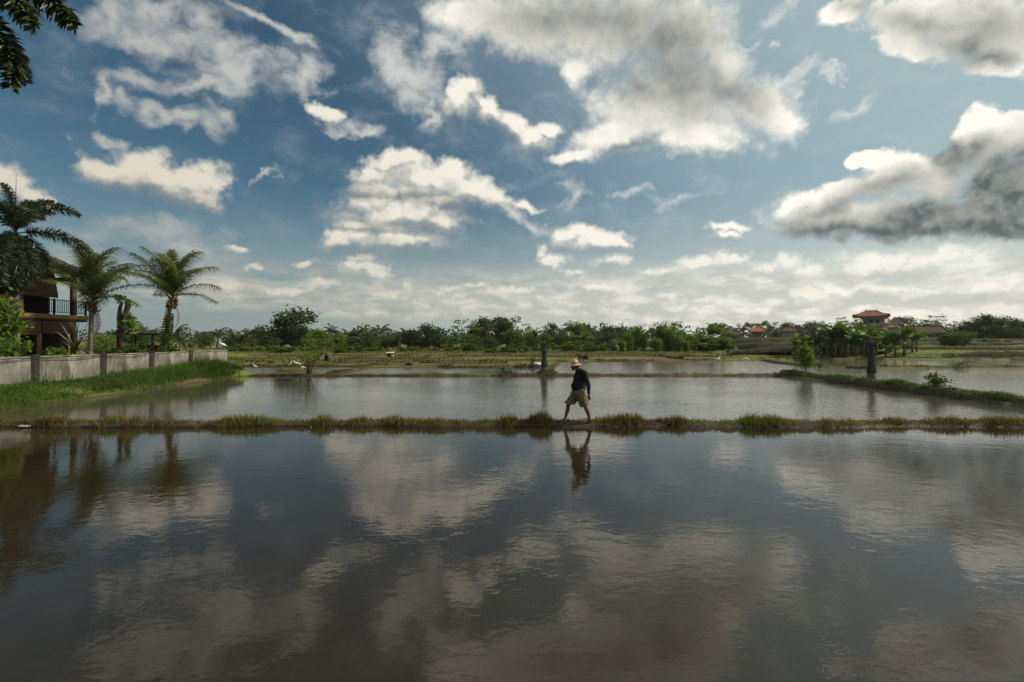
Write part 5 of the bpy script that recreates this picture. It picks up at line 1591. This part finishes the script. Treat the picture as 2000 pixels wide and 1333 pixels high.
def window(e, x, y, z, w, h, frame='white_paint'):
    f = empty('window', (x, y, z), 0, e)
    wbox('pane', M['glass_dark'], f, -w/2+.05, w/2-.05, -.03, .03, -h/2+.05, h/2-.05, 0)
    for q in ((-w/2, -w/2+.08, -h/2, h/2), (w/2-.08, w/2, -h/2, h/2), (-w/2+.08, w/2-.08, h/2-.08, h/2), (-w/2+.08, w/2-.08, -h/2, -h/2+.08)):
        wbox('frame', M[frame], f, q[0], q[1], -.06, .04, q[2], q[3], 0)
    return f
def red_house():
    Y = 128.0; cx = sx(1701, Y)
    P_ = lambda px: sx(px, Y)-cx
    Z = lambda py: sz(py, Y)
    g = gz(cx, Y); e = empty('two_storey_house', (cx, Y, 0)); tag(e, 'two-storey house with tall red hipped roof and open verandas', 'house'); face_view(e, cx, Y)
    hip_roof(e, M['red_tile'], 0, 3.2, Z(619), P_(1738)-P_(1664), 9.6, Z(607)-Z(619), P_(1713)-P_(1691), upturn=.35)
    x0, x1 = P_(1681), P_(1737)
    wbox('ceiling', M['plaster_grey'], e, x0, x1-.4, -.6, 7.0, Z(623.5), Z(620.5))
    wbox('wall', M['plaster_grey'], e, x0+.5, x1-1.2, 1.6, 6.8, Z(634.5), Z(623.7))
    for i, px in enumerate((1690, 1702, 1714)): window(e, P_(px), 1.56, Z(629.5), 1.3, 1.1)
    for px in (1683, 1691.5, 1707, 1726, 1735.5): wbox('column', M['plaster_grey'], e, P_(px)-.16, P_(px)+.16, -.5, -.18, Z(634), Z(623.7))
    wbox('balcony_wall', M['plaster_grey'], e, x0, x1+.3, -.75, -.60, Z(636.5), Z(632))
    # lower tiled skirt roof
    b = MB(); zz0, zz1 = Z(640.5), Z(637)
    b.add([(x0-.6, -2.0, zz0), (x1+1.4, -2.0, zz0), (x1+.9, -.5, zz1), (x0-.1, -.5, zz1), (x0-.6, -2.0, zz0-.15), (x1+1.4, -2.0, zz0-.15), (x1+.9, -.5, zz1-.2), (x0-.1, -.5, zz1-.2)], [(0, 1, 2, 3), (4, 7, 6, 5), (0, 4, 5, 1), (1, 5, 6, 2), (3, 7, 4, 0), (2, 6, 7, 3)])
    b.build('skirt_roof', M['red_tile'], e)
    wbox('wall', M['plaster_grey'], e, x0+.3, x1-.2, .8, 6.9, g-.3, Z(637.5))
    for px in (1688, 1700, 1712, 1734): wbox('column', M['plaster_grey'], e, P_(px)-.16, P_(px)+.16, -1.5, -1.15, g-.3, Z(641))
    for px in (1694, 1706, 1720): window(e, P_(px), .76, Z(647), 1.4, 1.4)
    wbox('door', M['wood_dark'], e, P_(1728)-.5, P_(1728)+.5, .70, .79, g, g+2.1)
red_house()
def roofed(name, label, pxl, pxr, top, eave, base, Y, roof, wall, depth=6.0, ridge=.5, group=None, wins=(), upturn=.15, posts=False, hipname='roof'):
    cx = sx((pxl+pxr)/2, Y); w = sx(pxr, Y)-sx(pxl, Y)
    e = empty(name, (cx, Y, 0)); tag(e, label, 'house', group); face_view(e, cx, Y)
    hip_roof(e, M[roof], 0, depth/2, sz(eave, Y), w, depth+1.0, sz(top, Y)-sz(eave, Y), w*ridge, upturn=upturn)
    g = min(gz(cx-w/2, Y), gz(cx+w/2, Y), sz(base, Y))-.3
    if posts:
        for k in (-.42, -.14, .14, .42): wbox('post', M['wood_post'], e, k*w-.12, k*w+.12, .3, .54, g, sz(eave, Y)-.1)
        wbox('wall', M[wall], e, -w*.36, w*.12, 1.6, depth, g, sz(eave, Y)-.1)
        wbox('platform', M['plaster_grey'], e, -w*.52, w*.52, -.3, depth+.2, g-.2, sz(base, Y)+.25)
    else:
        wbox('wall', M[wall], e, -w*.42, w*.42, .6, depth-.3, g, sz(eave, Y)-.1)
    for u in wins: window(e, u*w, .55, (sz(eave, Y)+max(g+.3, sz(base, Y)))/2+.1, 1.1, 1.1)
    return e
roofed('garden_pavilion', 'raised pavilion with bright orange hipped roof above the terraces', 1461, 1502, 637, 649, 666, 140, 'orange_tile', 'plaster_grey', 6, .22, None, (), .25, True)
roofed('dark_roofed_house', 'house with small dark hipped roof behind the flat-topped trees', 1408, 1452, 647, 655, 664, 150, 'brown_tile', 'plaster_grey', 6, .5)
roofed('dark_roofed_house', 'brown-roofed house among rounded trees, past the orange pavilion', 1524, 1562, 640, 648, 660, 160, 'brown_tile', 'plaster_grey', 6, .4)
roofed('dark_roofed_house', 'brown-roofed house half hidden behind the dense banana row', 1590, 1632, 648, 656, 668, 120, 'brown_tile', 'ochre', 6, .4)
roofed('dark_roofed_house', 'dark domed-roof house touching the red-roofed house', 1728, 1776, 621, 636, 655, 140, 'brown_tile', 'plaster_grey', 7, .25, upturn=.1)
roofed('long_house', 'long low house with wide brown tiled roof beside the red house', 1756, 1852, 637, 652, 667, 116, 'brown_tile', 'plaster_grey', 7, .75, None, (-.3, -.1, .12, .3), .12)
roofed('dark_roofed_house', 'reddish brown-roofed house at the end of the upper terrace', 1962, 2040, 640, 655, 668, 112, 'brown_tile', 'plaster_grey', 7, .6)
roofed('dark_roofed_house', 'small brown-roofed house tucked between upper terrace trees', 1908, 1946, 645, 655, 667, 114, 'brown_tile', 'ochre', 5, .5)
# open shed with pale sheet roof in front of the long house
Y = 104.0; cx = sx(1744, Y); e = empty('sheet_roof_shed', (cx, Y, 0)); tag(e, 'low shed with pale sheet roof below the red-roofed house', 'shed')
w = sx(1760, Y)-sx(1728, Y)
b = MB(); b.box((0, 1.5, sz(656.5, Y)), (w, 3.4, .10), rz=0); b.build('roof', M['sheet'], e)
for k in (-.46, 0, .46): wbox('post', M['wood_dark'], e, k*w-.06, k*w+.06, .1, .22, gz(cx, Y)-.2, sz(657.2, Y))
wbox('back_wall', M['wood_dark'], e, -w/2+.1, w/2-.1, 2.9, 3.0, gz(cx, Y)-.2, sz(657.2, Y))
# white shed in the tree line
Y = 100.0; cx = sx(1096, Y); g = gz(cx, Y); e = empty('white_shed', (cx, Y, 0)); tag(e, 'long low white-walled shed with square openings in the tree line', 'shed')
w = sx(1112, Y)-sx(1082, Y)
wbox('roof', M['thatch'], e, -w/2-.3, w/2+.3, -.3, 3.3, sz(669.2, Y), sz(668, Y))
wbox('wall', M['white_paint'], e, -w/2, w/2, 0, 3.0, g-.2, sz(669.4, Y), 0)
for k in (-.38, -.19, 0, .19, .38):
    wbox('opening', M['interior'], e, k*w-.14, k*w+.14, -.03, .02, sz(674.5, Y), sz(672.3, Y), 0)
# straw hut
def straw_hut():
    Y = 50.0; X = sx(635, Y); g = gz(X, Y); e = empty('straw_hut', (X, Y, g), R(12)); tag(e, 'small rounded straw hut with open doorway beside the field', 'hut')
    M['straw'] = rough_mat('old_straw', (.17, .115, .075), (.095, .062, .042), 10, .95, .03, (1, 1, .25))
    H = sz(688, Y)-g; W = .62
    b = MB(); N = 9
    vs, fs = [], []
    for i in range(N+1):
        a = math.pi*i/N
        for y in (-.55, .55): vs.append((W*math.cos(a)*(1.0 if .2 < a < 2.9 else 1.05), y, H*(math.sin(a)**.75)))
    for i in range(N): fs.append((2*i, 2*i+1, 2*i+3, 2*i+2))
    b.add(vs, fs); b.build('thatch_cover', M['straw'], e)
    r = random.Random(2)
    tb = MB()
    for i in range(160):
        a = math.pi*r.random(); y = r.uniform(-.6, .6)
        p = Vector((W*math.cos(a)*1.03, y, H*math.sin(a)**.75*1.02)); d = Vector((math.cos(a)*.25, r.uniform(-.1, .1), -.25+.1*math.sin(a)))
        tb.add([p+Vector((0, -.02, 0)), p+Vector((0, .02, 0)), p+d], [(0, 1, 2)], .5)
    tb.build('straw_fringe', M['straw'], e)
    for x in (-.42, -.14, .46):
        b = MB(); b.box((x, -.5, H*.32), (.20 if x != .46 else .07, .03, H*.64)); b.build('front_board', M['plaster_grey'], e)
    b = MB(); b.box((.16, -.30, H*.3), (.34, .02, H*.6)); b.build('doorway', M['interior'], e)
straw_hut()
def white_roof_shelter():
    Y = 58.0; X = sx(762, Y); g = gz(X, Y); e = empty('field_shelter', (X, Y, g)); tag(e, 'small field shelter with white sheet roof on posts', 'shelter')
    H = sz(689.5, Y)-g
    b = MB(); b.box((0, 0, H), (1.0, .9, .05), bev=.01); b.build('roof', M['white_paint'], e, rot=(R(4), R(-3), 0))
    for x in (-.4, .4):
        for y in (-.35, .35):
            b = MB(); b.box((x, y, H/2-.02), (.05, .05, H-.06)); b.build('post', M['wood_dark'], e)
    b = MB(); b.box((.30, -.2, H*.28), (.26, .3, H*.5), bev=.03); b.build('sack', M['white_paint'], e)
    b = MB(); b.box((-.05, .3, H*.4), (.7, .04, H*.7)); b.build('back_board', M['wood_dark'], e)
white_roof_shelter()
# ------------------------------------------------------------------ person walking the bank
def capsule(bm, p0, p1, r0, r1, n=12, flat=None):
    """closed tapering limb with rounded ends; flat = (direction, factor) squeezes it"""
    p0, p1 = Vector(p0), Vector(p1)
    t = (p1-p0); L = t.length; t = t.normalized() if L > 1e-6 else Vector((0, 0, 1))
    u = t.orthogonal().normalized(); w = t.cross(u)
    rings = []
    for k in range(1, 5): a = -math.pi/2+math.pi/2*k/4; rings.append((p0+t*(math.sin(a)*r0), r0*math.cos(a)))
    for k in range(0, 4): a = math.pi/2*k/4; rings.append((p1+t*(math.sin(a)*r1), r1*math.cos(a)))
    def sq(v, c):
        if flat is None: return v
        d = Vector(flat[0]).normalized(); o = v-c
        return c+o-d*o.dot(d)*(1-flat[1])
    vs = []
    for c, r in rings: vs.append([bm.verts.new(sq(c+(u*math.cos(2*math.pi*k/n)+w*math.sin(2*math.pi*k/n))*r, c)) for k in range(n)])
    a = bm.verts.new(p0-t*r0); b = bm.verts.new(p1+t*r1)
    for i in range(len(vs)-1):
        for k in range(n): bm.faces.new((vs[i][k], vs[i][(k+1) % n], vs[i+1][(k+1) % n], vs[i+1][k]))
    for k in range(n):
        bm.faces.new((a, vs[0][(k+1) % n], vs[0][k])); bm.faces.new((b, vs[-1][k], vs[-1][(k+1) % n]))
def ellipsoid(bm, c, rad, rot=None):
    m = Matrix.Translation(Vector(c)) @ (rot.to_matrix().to_4x4() if rot else Matrix.Identity(4)) @ Matrix.Diagonal((*rad, 1))
    bmesh.ops.create_icosphere(bm, subdivisions=3, radius=1.0, matrix=m)
def chain(bm, pts, rads, **k):
    for a, b, r0, r1 in zip(pts[:-1], pts[1:], rads[:-1], rads[1:]): capsule(bm, a, b, r0, r1, **k)
def grown(name, bm, voxel, smooth, mat, parent=None, fac=.5):
    """fuses overlapping pieces into one continuous skin"""
    bmesh.ops.recalc_face_normals(bm, faces=bm.faces[:])
    me = bpy.data.meshes.new(name); bm.to_mesh(me); bm.free()
    o = bpy.data.objects.new(name, me)
    m = o.modifiers.new('r', 'REMESH'); m.mode = 'VOXEL'; m.voxel_size = voxel
    if smooth: s = o.modifiers.new('s', 'SMOOTH'); s.iterations = smooth; s.factor = fac
    tmp = bpy.data.scenes.new('bench'); tmp.collection.objects.link(o)      # evaluated on its own, which is quick
    with bpy.context.temp_override(scene=tmp, view_layer=tmp.view_layers[0]):
        ev = o.evaluated_get(bpy.context.evaluated_depsgraph_get())
        me2 = bpy.data.meshes.new_from_object(ev); me2.name = name
    tmp.collection.objects.unlink(o); bpy.data.scenes.remove(tmp)
    o.modifiers.clear(); o.data = me2; bpy.data.meshes.remove(me)
    COL.objects.link(o)
    me2.polygons.foreach_set('use_smooth', [True]*len(me2.polygons))
    me2.materials.clear(); me2.materials.append(mat)
    if parent: o.parent = parent
    return o
M['skin'] = rough_mat('skin', (.155, .078, .048), (.115, .056, .034), 9, .6, .002)
M['shirt'] = rough_mat('dark_shirt', (.014, .016, .022), (.020, .022, .028), 14, .95, .004, spec=.15)
M['shorts'] = rough_mat('khaki_cloth', (.195, .142, .086), (.155, .113, .068), 10, .95, .006, spec=.15)
def hat_material():
    m, t, out = new_mat('straw_hat')
    P = coords(t)
    w = t.n.new('ShaderNodeTexWave'); w.wave_type = 'BANDS'; w.bands_direction = 'Z'; t.put(w.inputs['Vector'], P); w.inputs['Scale'].default_value = 22; w.inputs['Distortion'].default_value = 1.5
    c = t.mix(t.noise(P, 30, 4, .6), (.56, .43, .27), (.70, .57, .39))
    c = t.mix(t.m('MULTIPLY', w.outputs['Fac'], .4), c, (.30, .20, .10))
    principled(t, out, c, .85, .2, bump(t, w.outputs['Fac'], .004))
    return m
M['hat'] = hat_material()
M['band'] = rough_mat('hat_band', (.20, .12, .06), (.16, .095, .05), 20, .8, .002)
M['hair'] = rough_mat('dark_hair', (.015, .012, .010), (.022, .018, .015), 40, .7, .003)

def build_person():
    gx, gy = sx(1127, 12.95), 12.95
    e = empty('person', (gx, gy, .085)); tag(e, 'person in straw hat, dark shirt and khaki shorts walking barefoot along the bank', 'person'); e.scale = (.965, .965, .965)
    V3 = Vector
    pel = V3((.055, 0, .86))
    hipN, hipF = V3((.075, -.095, .84)), V3((.035, .095, .84))
    kneeB, ankB = V3((.215, -.10, .45)), V3((.345, -.10, .085))
    kneeF, ankF = V3((-.235, .09, .475)), V3((-.325, .085, .085))
    shN, shF = V3((.165, -.205, 1.385)), V3((.055, .195, 1.39))
    elN, wrN = V3((.275, -.235, 1.07)), V3((.285, -.255, .82))
    elF, wrF = V3((-.025, .235, 1.10)), V3((-.075, .215, .87))
    neck = V3((.055, 0, 1.47)); head = V3((-.035, 0, 1.555))
    bm = bmesh.new()
    chain(bm, [V3((.06, 0, .86)), V3((.06, 0, 1.05)), V3((.085, 0, 1.28)), V3((.095, 0, 1.38))], [.135, .135, .15, .12], flat=None)
    capsule(bm, shN*.55+shF*.45, shN, .085, .065); capsule(bm, shN*.45+shF*.55, shF, .085, .065)
    chain(bm, [V3((.095, 0, 1.40)), neck, V3((.0, 0, 1.53))], [.075, .058, .055])
    # head, looking down and ahead
    tilt = Euler((0, R(-22), 0))
    ellipsoid(bm, head+V3((.01, 0, .045)), (.098, .078, .102), tilt)
    ellipsoid(bm, head+V3((-.045, 0, -.035)), (.060, .058, .066), tilt)
    capsule(bm, head+V3((-.105, 0, .018)), head+V3((-.128, 0, -.028)), .011, .016)
    ellipsoid(bm, head+V3((-.092, 0, .040)), (.020, .052, .014), tilt)
    ellipsoid(bm, head+V3((-.098, 0, -.062)), (.016, .028, .009), tilt)
    ellipsoid(bm, head+V3((-.092, 0, -.078)), (.016, .026, .009), tilt)
    ellipsoid(bm, head+V3((-.075, 0, -.100)), (.022, .026, .018), tilt)
    for s_ in (-1, 1):
        ellipsoid(bm, head+V3((.015, s_*.078, .0)), (.022, .010, .032), tilt)
        ellipsoid(bm, head+V3((-.085, s_*.032, .018)), (.010, .013, .009), tilt)
    # arms
    chain(bm, [shN, elN, wrN], [.055, .042, .028]); chain(bm, [shF, elF, wrF], [.055, .042, .028])
    def hand(w, d, side):
        d = d.normalized(); fwd = V3((-1, 0, 0)); fwd = (fwd-d*fwd.dot(d)).normalized(); lat = d.cross(fwd)
        pc = w+d*.055
        capsule(bm, w+d*.01, w+d*.085, .026, .034, flat=(lat, .55))
        for i in range(4):
            o = fwd*(.030-.020*i)
            L = (.072, .080, .075, .060)[i]
            b0 = w+d*.092+o; b1 = b0+d*(L*.55)+lat*side*.006; b2 = b1+d*(L*.45)+lat*side*.020
            chain(bm, [b0, b1, b2], [.0098, .0088, .0072], n=8)
        t0 = w+d*.035+fwd*.026; t1 = t0+fwd*.028+d*.030; t2 = t1+d*.034+lat*side*.010
        chain(bm, [t0, t1, t2], [.013, .011, .0085], n=8)
    hand(wrN, V3((.03, .0, -.17)), 1); hand(wrF, V3((-.05, .0, -.16)), -1)
    # legs and bare feet
    for hp, kn, an in ((hipN, kneeB, ankB), (hipF, kneeF, ankF)):
        chain(bm, [hp, kn], [.090, .058]); calf = kn.lerp(an, .32)+V3((.018, 0, 0))
        chain(bm, [kn, calf, an], [.056, .058, .035])
    def foot(an, heel, ball, toe):
        chain(bm, [an, heel], [.036, .032]); chain(bm, [heel, ball], [.034, .036], flat=((0, 0, 1), .75)); capsule(bm, an, ball, .034, .026)
        for i in range(5):
            o = V3((0, -.034+.017*i, 0)); s = 1-.09*i
            capsule(bm, ball+o*.9, ball+(toe-ball)*s+o, .012, .010, n=8)
    foot(ankB, ankB+V3((.030, 0, -.035)), ankB+V3((-.115, 0, -.072)), ankB+V3((-.185, 0, -.078)))
    foot(ankF, ankF+V3((.020, 0, -.062)), ankF+V3((-.120, 0, -.050)), ankF+V3((-.190, 0, -.035)))
    body = grown('body', bm, .0055, 3, M['skin'], e)
    # shirt with long sleeves
    bm = bmesh.new()
    chain(bm, [V3((.055, 0, .845)), V3((.055, 0, .95)), V3((.06, 0, 1.08)), V3((.085, 0, 1.25)), V3((.10, 0, 1.375))], [.170, .186, .190, .186, .132])
    ellipsoid(bm, (-.02, 0, 1.0), (.150, .150, .16))
    capsule(bm, shN*.5+shF*.5, shN, .10, .088); capsule(bm, shN*.5+shF*.5, shF, .10, .088)
    chain(bm, [V3((.095, 0, 1.40)), V3((.065, 0, 1.455))], [.10, .072])
    chain(bm, [shN, elN, wrN+V3((0, 0, .02))], [.082, .062, .044]); chain(bm, [shF, elF, wrF+V3((0, 0, .02))], [.082, .062, .044])
    shirt = grown('shirt', bm, .009, 4, M['shirt'], e)
    cut_below(shirt, .80)
    ruffle(shirt, .010, 9.0)
    # shorts to the knee
    bm = bmesh.new()
    chain(bm, [V3((.055, 0, .90)), V3((.055, 0, .82)), V3((.05, 0, .76))], [.172, .188, .176])
    chain(bm, [hipN+V3((0, 0, -.02)), kneeB.lerp(hipN, .45), kneeB+V3((.0, 0, -.01))], [.148, .142, .136])
    chain(bm, [hipF+V3((0, 0, -.02)), kneeF.lerp(hipF, .45), kneeF+V3((.0, 0, .0))], [.148, .138, .128])
    shorts = grown('shorts', bm, .009, 4, M['shorts'], e)
    cut_plane(shorts, kneeB+V3((-.01, 0, .035)), (kneeB-hipN).normalized(), lambda v: v.x > .06)
    cut_plane(shorts, kneeF+V3((0, 0, .045)), V3((-.15, 0, -1)), lambda v: v.x < .02)
    ruffle(shorts, .012, 8.0)
    b = MB(); b.box((.165, -.248, .60), (.10, .018, .13), bev=.006); b.build('cargo_pocket', M['shorts'], e, rot=(0, 0, 0))
    # hair under the hat
    bm = bmesh.new(); ellipsoid(bm, head+V3((.030, 0, .045)), (.090, .084, .085), tilt); grown('hair', bm, .008, 1, M['hair'], e)
    # hat: dome crown, band and sloping brim
    h = empty('straw_hat', parent=e)
    h.location = head+V3((-.018, 0, .072)); h.rotation_euler = (0, R(-10), 0); h.scale = (.90, .90, .95)
    b = MB(); b.lathe([(.108, -.012), (.107, .03), (.098, .075), (.078, .112), (.045, .134), (.010, .140)], 28); b.build('hat_crown', M['hat'], h, True)
    b = MB(); b.lathe([(.172, -.046), (.174, -.040), (.145, -.012), (.108, .004), (.102, -.004), (.140, -.022)], 32); b.build('hat_brim', M['hat'], h, True)
    b = MB(); b.lathe([(.1085, .006), (.1105, .010), (.1095, .030), (.1065, .032)], 28); b.build('hat_band', M['band'], h, True)
    return e
def cut_below(o, z):
    bm = bmesh.new(); bm.from_mesh(o.data)
    bmesh.ops.bisect_plane(bm, geom=bm.verts[:]+bm.edges[:]+bm.faces[:], plane_co=(0, 0, z), plane_no=(0, 0, -1), clear_outer=True)
    bm.to_mesh(o.data); bm.free()
def cut_plane(o, co, no, sel):
    bm = bmesh.new(); bm.from_mesh(o.data)
    fs = [f for f in bm.faces if sel(f.calc_center_median())]
    g = list({v for f in fs for v in f.verts})+list({x for f in fs for x in f.edges})+fs
    r = bmesh.ops.bisect_plane(bm, geom=g, plane_co=co, plane_no=no)
    kill = [f for f in bm.faces if sel(f.calc_center_median()) and (f.calc_center_median()-Vector(co)).dot(Vector(no)) > 1e-5]
    bmesh.ops.delete(bm, geom=kill, context='FACES')
    bm.to_mesh(o.data); bm.free()
def ruffle(o, amp, fr):
    """cloth folds"""
    vs = [(v.co.copy(), v.normal.copy()) for v in o.data.vertices]
    co = []
    for c, nr in vs:
        n = mnoise.noise(Vector((c.x*fr, c.y*fr, c.z*fr*.6)))+.5*mnoise.noise(Vector((c.x*fr*2.2+5, c.y*fr*2.2, c.z*fr*1.6)))
        co += list(c+nr*(n*amp))
    o.data.vertices.foreach_set('co', co); o.data.update()
build_person()

# ------------------------------------------------------------------ egrets and other birds
M['feather'] = rough_mat('white_feather', (.80, .79, .75), (.70, .69, .65), 12, .8, .003)
M['beak'] = rough_mat('yellow_beak', (.55, .36, .06), (.45, .30, .06), 9, .5, 0)
M['bird_leg'] = rough_mat('bird_leg', (.05, .045, .03), (.04, .035, .025), 9, .6, 0)
def egret_meshes(pose):
    bm = bmesh.new()
    ellipsoid(bm, (0, 0, .42), (.19, .085, .095), Euler((0, R(18), 0)))
    capsule(bm, (.14, 0, .38), (.27, 0, .31), .045, .012)
    if pose == 'up': neck = [(-.12, 0, .46), (-.20, 0, .56), (-.13, 0, .66), (-.16, 0, .76), (-.20, 0, .80)]
    elif pose == 'feed': neck = [(-.12, 0, .42), (-.24, 0, .44), (-.32, 0, .36), (-.36, 0, .24), (-.37, 0, .17)]
    else: neck = [(-.12, 0, .46), (-.17, 0, .53), (-.11, 0, .57), (-.15, 0, .62), (-.19, 0, .63)]
    chain(bm, [Vector(p) for p in neck], [.050, .032, .026, .024, .028])
    h = Vector(neck[-1]); ellipsoid(bm, h, (.038, .026, .028))
    d = Vector((-1, 0, -.12)) if pose != 'feed' else Vector((-.25, 0, -1))
    o = grown('body', bm, .010, 2, M['feather'])
    body = o.data; bpy.data.objects.remove(o)
    b = MB(); b.tube([h+d.normalized()*.02, h+d.normalized()*.14], [.012, .002], 6); beak = b.mesh('beak'); beak.materials.append(M['beak'])
    b = MB(); b.tube([(.0, 0, .38), (.02, 0, .20), (-.01, 0, 0), (-.08, 0, -.005)], [.011, .008, .007, .004], 5); leg = b.mesh('leg'); leg.materials.append(M['bird_leg'])
    return body, beak, leg
EG = {k: egret_meshes(k) for k in ('up', 'feed', 'rest')}
def egret(px, py, Y, label, pose='up', rz=0.0, s=1.0, z=None, group='white egrets around the ponds'):
    X = sx(px, Y)
    e = empty('egret', (X, Y, (max(gz(X, Y), -.05) if z is None else z)), R(rz)); e.scale = (s, s, s)
    tag(e, label, 'egret', group)
    bd, bk, lg = EG[pose]
    link('body', bd, None, e); link('beak', bk, None, e)
    link('leg', lg, None, e, (0, .035, 0)); link('leg', lg, None, e, (.03, -.035, 0))
egret(566, 712, 40.0, 'white egret with raised neck nearest the open water by the shrub', 'up', 150, .95)
egret(578, 718, 38.4, 'white egret resting on the grassy mound, neck drawn in', 'rest', 20, .9, .15)
egret(584, 718, 38.0, 'white egret with raised neck on the grassy mound', 'up', -30, .8, .15)
egret(590, 726, 35.4, 'white egret bending to feed between the mound and the shrub', 'feed', 170, .9)
egret(498, 722, 38.6, 'white egret wading alone in the pond near the wall grass', 'rest', 0, .75)
egret(1403, 706, 52.0, 'white egret wading with raised neck in the wide back pond', 'up', 200, 1.0)
egret(1458, 707, 51.0, 'white egret feeding in the wide back pond', 'feed', 10, 1.1)
egret(1220, 690, 74.0, 'white egret standing on the far field before the bamboo', 'up', 30, 1.0)
egret(1438, 690, 76.0, 'white egret on the terrace below the orange pavilion', 'rest', 0, .8)
egret(435, 681, 32.0, 'white egret perched on the end of the concrete wall', 'up', 35, .95, 1.64)
egret(1866, 698, 59.5, 'white egret at the foot of the dark terrace bank', 'rest', 90, .9)
egret(1118, 690, 78.0, 'white egret beside the water strip on the far field', 'rest', 0, .8)
M['dark_bird'] = rough_mat('dark_feather', (.02, .02, .02), (.03, .028, .026), 9, .8, 0)
def flying(px, py, Y, label, s, bank):
    p = at(px, py, Y); e = empty('flying_bird', tuple(p)); e.rotation_euler = (R(bank), R(-10), R(25)); e.scale = (s, s, s); tag(e, label, 'bird')
    bm = bmesh.new(); ellipsoid(bm, (0, 0, 0), (.16, .05, .05)); capsule(bm, (-.13, 0, .01), (-.20, 0, .02), .03, .012); capsule(bm, (.12, 0, 0), (.27, 0, 0), .03, .02, flat=((0, 0, 1), .4))
    grown('body', bm, .012, 2, M['dark_bird'], e)
    for s_ in (-1, 1):
        b = MB(); b.add([(-.07, s_*.03, .02), (.07, s_*.03, .02), (-.06, s_*.22, .10), (.06, s_*.22, .09), (.05, s_*.48, .06), (.00, s_*.40, .08)], [(0, 1, 3, 2), (2, 3, 4, 5)])
        o = b.build('wing', M['dark_bird'], e); sm = o.modifiers.new('t', 'SOLIDIFY'); sm.thickness = .01
flying(1575, 405, 55, 'dark bird flying low across the heavy grey cloud', .55, 50)
flying(520, 575, 80, 'tiny dark bird in the pale sky above the tree line', .45, 15)

# ------------------------------------------------------------------ small things on the banks
M['bamboo_pole'] = rough_mat('bamboo_pole', (.20, .155, .085), (.12, .09, .05), 8, .8, .003, (1, 1, .2))
b = MB(); p0, p1 = Vector((sx(1836, 42.0), 42.0, -.15)), at(1851, 704, 44.0); b.tube([p0, p0.lerp(p1, .5), p1], [.022, .019, .014], 6)
tag(b.build('bamboo_pole', M['bamboo_pole'], None, True), 'thin bamboo pole leaning out of the far pond', 'pole')
# scrap of white board on the near bank
b = MB(); b.box((0, 0, 0), (.26, .09, .03), bev=.008); tag(b.build('foam_board', M['sheet'], None, loc=(sx(46, 12.6), 12.62, .05), rot=(R(12), R(3), R(6))), 'scrap of white board lying at the water edge of the near bank', 'board')
# heap of cut straw with a stick
X, Y = sx(1476, 12.95), 12.95
e = empty('straw_heap', (X, Y, .08)); tag(e, 'heap of brown cut straw with a stick on the near bank', 'straw heap')
r0 = np.random.default_rng(71); n = 1500
q = r0.random(n)**.5; a = r0.uniform(0, 6.283, n)
Pm = np.stack([.36*q*np.cos(a), .20*q*np.sin(a), .17*(1-q**2)*r0.random(n)], -1)
V, fl, S_, va = blades(Pm, .03+.05*r0.random(n), np.full(n, .005), r0.uniform(0, 6.283, n), r0.uniform(2.0, 5.0, n), np.clip(r0.normal(.18, .1, n), 0, 1))
link('straw', fast_mesh('straw', V, fl, S_, va), M['grass_dry'], e)
mb = MB(); mb.lathe([(.36, -.02), (.30, .06), (.18, .12), (.02, .14)], 14, sq=.55); mb.build('core', M['bund'], e, True)
mb = MB(); mb.tube([(-.22, 0, .08), (-.05, .02, .22), (.12, .03, .30)], [.012, .010, .006], 5); mb.build('stick', M['bark'], e)
# bundle of brown stalks and white sack by the bare pillar
X, Y = sx(1043, 42.0), 42.2
e = empty('stalk_bundle', (X, Y, gz(X, Y))); tag(e, 'leaning bundle of brown stalks behind the bare pillar', 'stalks')
mb = MB(); rr = random.Random(12)
for i in range(40):
    a = rr.uniform(-.5, .5); mb.tube([(rr.gauss(0, .2), rr.gauss(0, .1), -.05), (a*.6, rr.gauss(0, .15), rr.uniform(.45, .8))], [.02, .008], 4)
mb.build('stalk', M['fibre'], e)
b = MB(); b.box((0, 0, .16), (.75, .4, .30), bev=.09); tag(b.build('feed_sack', M['white_paint'], None, True, loc=(sx(1050, 40.9), 41.0, .14), rot=(0, R(6), R(14))), 'pale full sack lying behind the bare pillar', 'sack')
# green mound with grass where the egrets stand
r0 = np.random.default_rng(72); n = 2600
mb = MB(); mb.lathe([(1.5, -.3), (1.35, .02), (.9, .12), (.1, .16)], 16, (sx(580, 38), 38.2, 0), sq=1.6); tag(mb.build('earth_mound', M['bund'], None, True), kind='structure')
q = r0.random(n)**.5; a = r0.uniform(0, 6.283, n)
Pm = np.stack([sx(580, 38)+1.35*q*np.cos(a), 38.2+2.1*q*np.sin(a), .14*(1-q)], -1)
V, fl, S_, va = blades(Pm, .06+.16*r0.random(n), np.full(n, .012), r0.uniform(0, 6.283, n), np.clip(r0.normal(.5, .3, n), .1, 1.2), np.clip(r0.normal(.75, .15, n), 0, 1))
tag(link('mound_grass', fast_mesh('mound_grass', V, fl, S_, va), M['grass_dry']), 'green grass covering the mound where the egrets stand', 'grass', kind='stuff')
# ------------------------------------------------------------------ thin humid air
hb = MB(); hb.box((0, 1170, 9.0), (3060, 2520, 26.0))
hm = bpy.data.materials.new('haze'); hm.use_nodes = True; hm.node_tree.nodes.clear()
ho = hm.node_tree.nodes.new('ShaderNodeOutputMaterial'); hv = hm.node_tree.nodes.new('ShaderNodeVolumePrincipled')
hv.inputs['Color'].default_value = (.92, .96, 1.0, 1); hv.inputs['Density'].default_value = .00014; hv.inputs['Anisotropy'].default_value = .3
hm.node_tree.links.new(hv.outputs[0], ho.inputs['Volume'])
tag(hb.build('haze', hm), kind='stuff')
